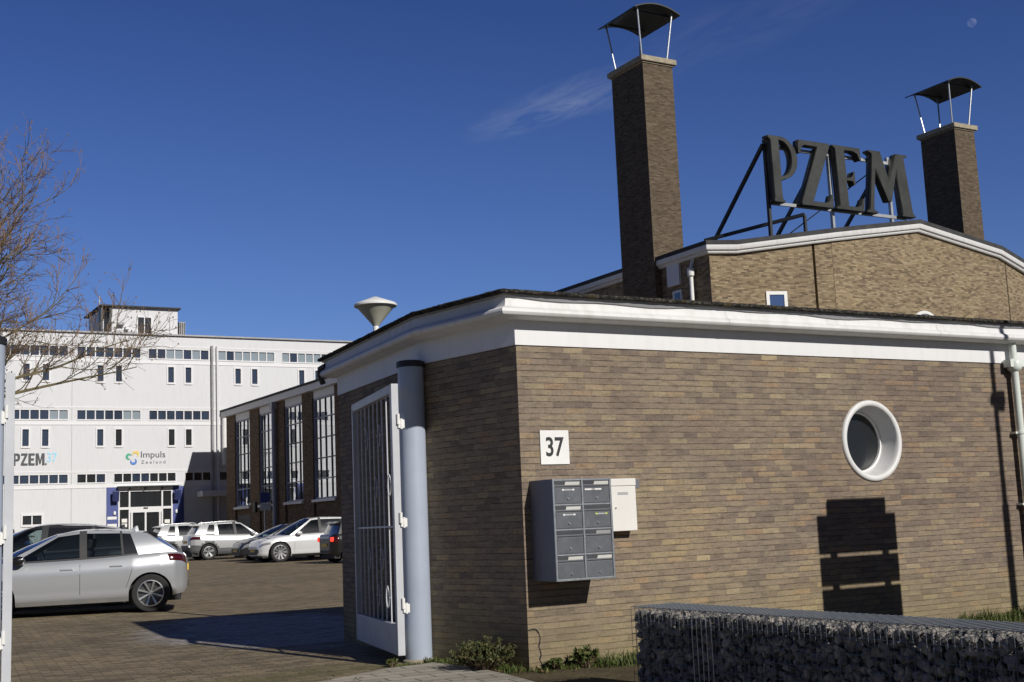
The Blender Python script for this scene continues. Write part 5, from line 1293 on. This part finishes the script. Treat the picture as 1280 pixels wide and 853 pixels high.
# ================================================================== TREE
def tree(label, base, H, seed):
    rng = random.Random(seed); t = thing('bare_tree', label, 'tree', base)
    tr = MB(); br = MB(); tw = MB(); bx = Vector(base)
    def limb(mb, p, d, L, r0, r1, n, curve, sides):
        pts, rad = [p], [r0]; q = Vector(p); dd = Vector(d).normalized()
        for k in range(n):
            dd = (dd+Vector((rng.gauss(0,1), rng.gauss(0,1), rng.gauss(0,1)))*curve+Vector((0,0,.035))).normalized(); q = q+dd*L/n
            
            if q.z < 4.7 and mb is not tr: q.z += max(0, (q-pts[-1]).z*-1.6); dd.z = abs(dd.z)
            pts.append(q.copy()); rad.append(r0+(r1-r0)*(k+1)/n)
        mb.tube(pts, rad, sides, caps=False); return pts, dd
    tp, td = limb(tr, bx-Vector((0,0,.2)), (0.02,0,1), H*.52, .18, .14, 5, .02, 10)
    for i in range(27):
        f = i/26; a = i*2.399+rng.uniform(-.3,.3); el = R(15+56*f+rng.uniform(-8,8)); st = tp[-1]+Vector((0,0,-.8*(1-f)))
        L1 = H*(.58-.10*f)*rng.uniform(.85,1.15)
        d = Vector((math.cos(a)*math.cos(el), math.sin(a)*math.cos(el), math.sin(el)))
        p1, d1 = limb(br, st, d, L1, .062*(1-.3*f), .012, 9, .085, 6)
        for j in range(13):
            s = .22+.78*(j+rng.random())/13; k = min(8, int(s*9)); p = p1[k].lerp(p1[k+1], s*9-k); dl = (p1[k+1]-p1[k]).normalized()
            o = Vector((rng.gauss(0,1), rng.gauss(0,1), rng.gauss(.4,1))).normalized(); d2 = (dl*.8+o*.75).normalized()
            p2, _ = limb(br, p, d2, L1*rng.uniform(.26,.46)*(1.15-.5*s),   .018*(1.2-s*.6), .005, 6, .11, 5)
            for m in range(8):
                s2 = .2+.8*(m+rng.random())/8; k2 = min(5, int(s2*6)); q = p2[k2].lerp(p2[k2+1], s2*6-k2); dl2 = (p2[k2+1]-p2[k2]).normalized()
                o = Vector((rng.gauss(0,1), rng.gauss(0,1), rng.gauss(.2,1))).normalized(); d3 = (dl2*.8+o*.7).normalized()
                L3 = rng.uniform(.35,.85)
                p3, _ = limb(tw, q, d3, L3, .0075, .0032, 4, .16, 3)
                for n_ in range(3):
                    s3 = rng.uniform(.3,1); k3 = min(3, int(s3*4)); q3 = p3[k3]; o = Vector((rng.gauss(0,1), rng.gauss(0,1), rng.gauss(.2,1))).normalized()
                    p4, _ = limb(tw, q3, ((p3[k3+1]-p3[k3]).normalized()+o*.7), rng.uniform(.15,.38), .0055, .003, 2, .15, 3)
                    if n_ == 0:
                        e = p4[-1]; tw.obox(e, (.012,0,0), (0,.012,0), (0,0,.018))
    tr.build('trunk', m_bark, t, smooth=60); br.build('branches', m_bark, t, smooth=60); tag(tw.build('twigs', m_twig, t), kind=None)
    return t
tree('bare winter tree with many fine twigs reaching in from the left edge', (2.35, 31.0, gz(31)), 9.7, 5)

# ================================================================== things whose shadows fall on the wall
KB = (9.80+(9.861-7.22)*math.tan(SUN_OFF), 7.22)
ib = thing('information_board', 'stacked sign panels on two posts, their shadow falling under the round window', 'sign board', (KB[0], KB[1], 0))
def el(z): return z+(CY-KB[1])*math.tan(SUN_EL)/math.cos(SUN_OFF)
for sx in (-1, 1):
    mb = MB(); mb.box((KB[0]+sx*.37-.045, KB[1]-.03, -.2), (KB[0]+sx*.37+.045, KB[1]+.03, el(1.22))); mb.build('post', m_steel, ib)
for z0, z1, hw_ in ((-.9, .497, .56), (.548, .822, .56), (.872, 1.25, .56)):
    mb = MB(); mb.box((KB[0]-hw_, KB[1]-.08, max(.25, el(z0))), (KB[0]+hw_, KB[1]-.031, el(z1))); mb.build('panel', m_sign, ib, bevel=.004)
mb = MB(); mb.box((KB[0]-.42, KB[1]-.07, el(1.251)), (KB[0]+.42, KB[1]+.03, el(1.38))); mb.build('top_panel', m_sign, ib, bevel=.004)
LPX, LPY = 12.12+(9.861-5.9)*math.tan(SUN_OFF), 5.9
lq = thing('lamp_post', 'slim lamp post right of the frame whose thin shadow crosses the brick wall', 'lamp post', (LPX, LPY, 0))
def el2(z): return z+(CY-LPY)*math.tan(SUN_EL)/math.cos(SUN_OFF)
mb = MB(); mb.tube([(LPX, LPY, -.2), (LPX, LPY, el2(1.25)), (LPX, LPY, el2(1.26)), (LPX, LPY, 6.6)], [.065, .06, .042, .038], 12); mb.build('pole', m_steel, lq, smooth=30)
mb = MB(); mb.box((LPX+.03, LPY-.10, el2(2.38)), (LPX+.16, LPY+.1, el2(2.52))); mb.box((LPX-.08, LPY-.08, el2(2.43)), (LPX+.06, LPY+.08, el2(2.50))); mb.build('camera_box', m_steel, lq, bevel=.01)
mb = MB(); mb.lathe((LPX, LPY, 6.55), [(.05,0),(.25,.18),(.27,.22),(.05,.32),(0,.33)], 20); mb.build('shade', m_opal, lq, smooth=40)

# moon: a far sunlit globe seen through bright air, so its dark side shows sky
mt = NT('moon_surface'); df = mt.n('ShaderNodeBsdfDiffuse'); mt.l(mt.ramp(mt.noise(mt.obj(), .02, 4), [(.4, (.035,.035,.04)), (.6, (.075,.075,.08))]), df.inputs[0]); tr_ = mt.n('ShaderNodeBsdfTransparent'); ad = mt.n('ShaderNodeAddShader'); mt.l(df.outputs[0], ad.inputs[0]); mt.l(tr_.outputs[0], ad.inputs[1]); mt.l(ad.outputs[0], mt.o.inputs[0])
md = Vector((.734, .586, .344)).normalized()*4500
mb = MB(); r_ = 4500*5.2/1577
mb.lathe(md+EYE, [(0.001,-r_)]+[(r_*math.cos(a), r_*math.sin(a)) for a in [math.pi*(-.5+k/18) for k in range(1, 18)]]+[(.001, r_)], 32)
mo = mb.build('moon', mt.m, None, smooth=80, loc=tuple(md+EYE)); tag(mo, kind='structure')
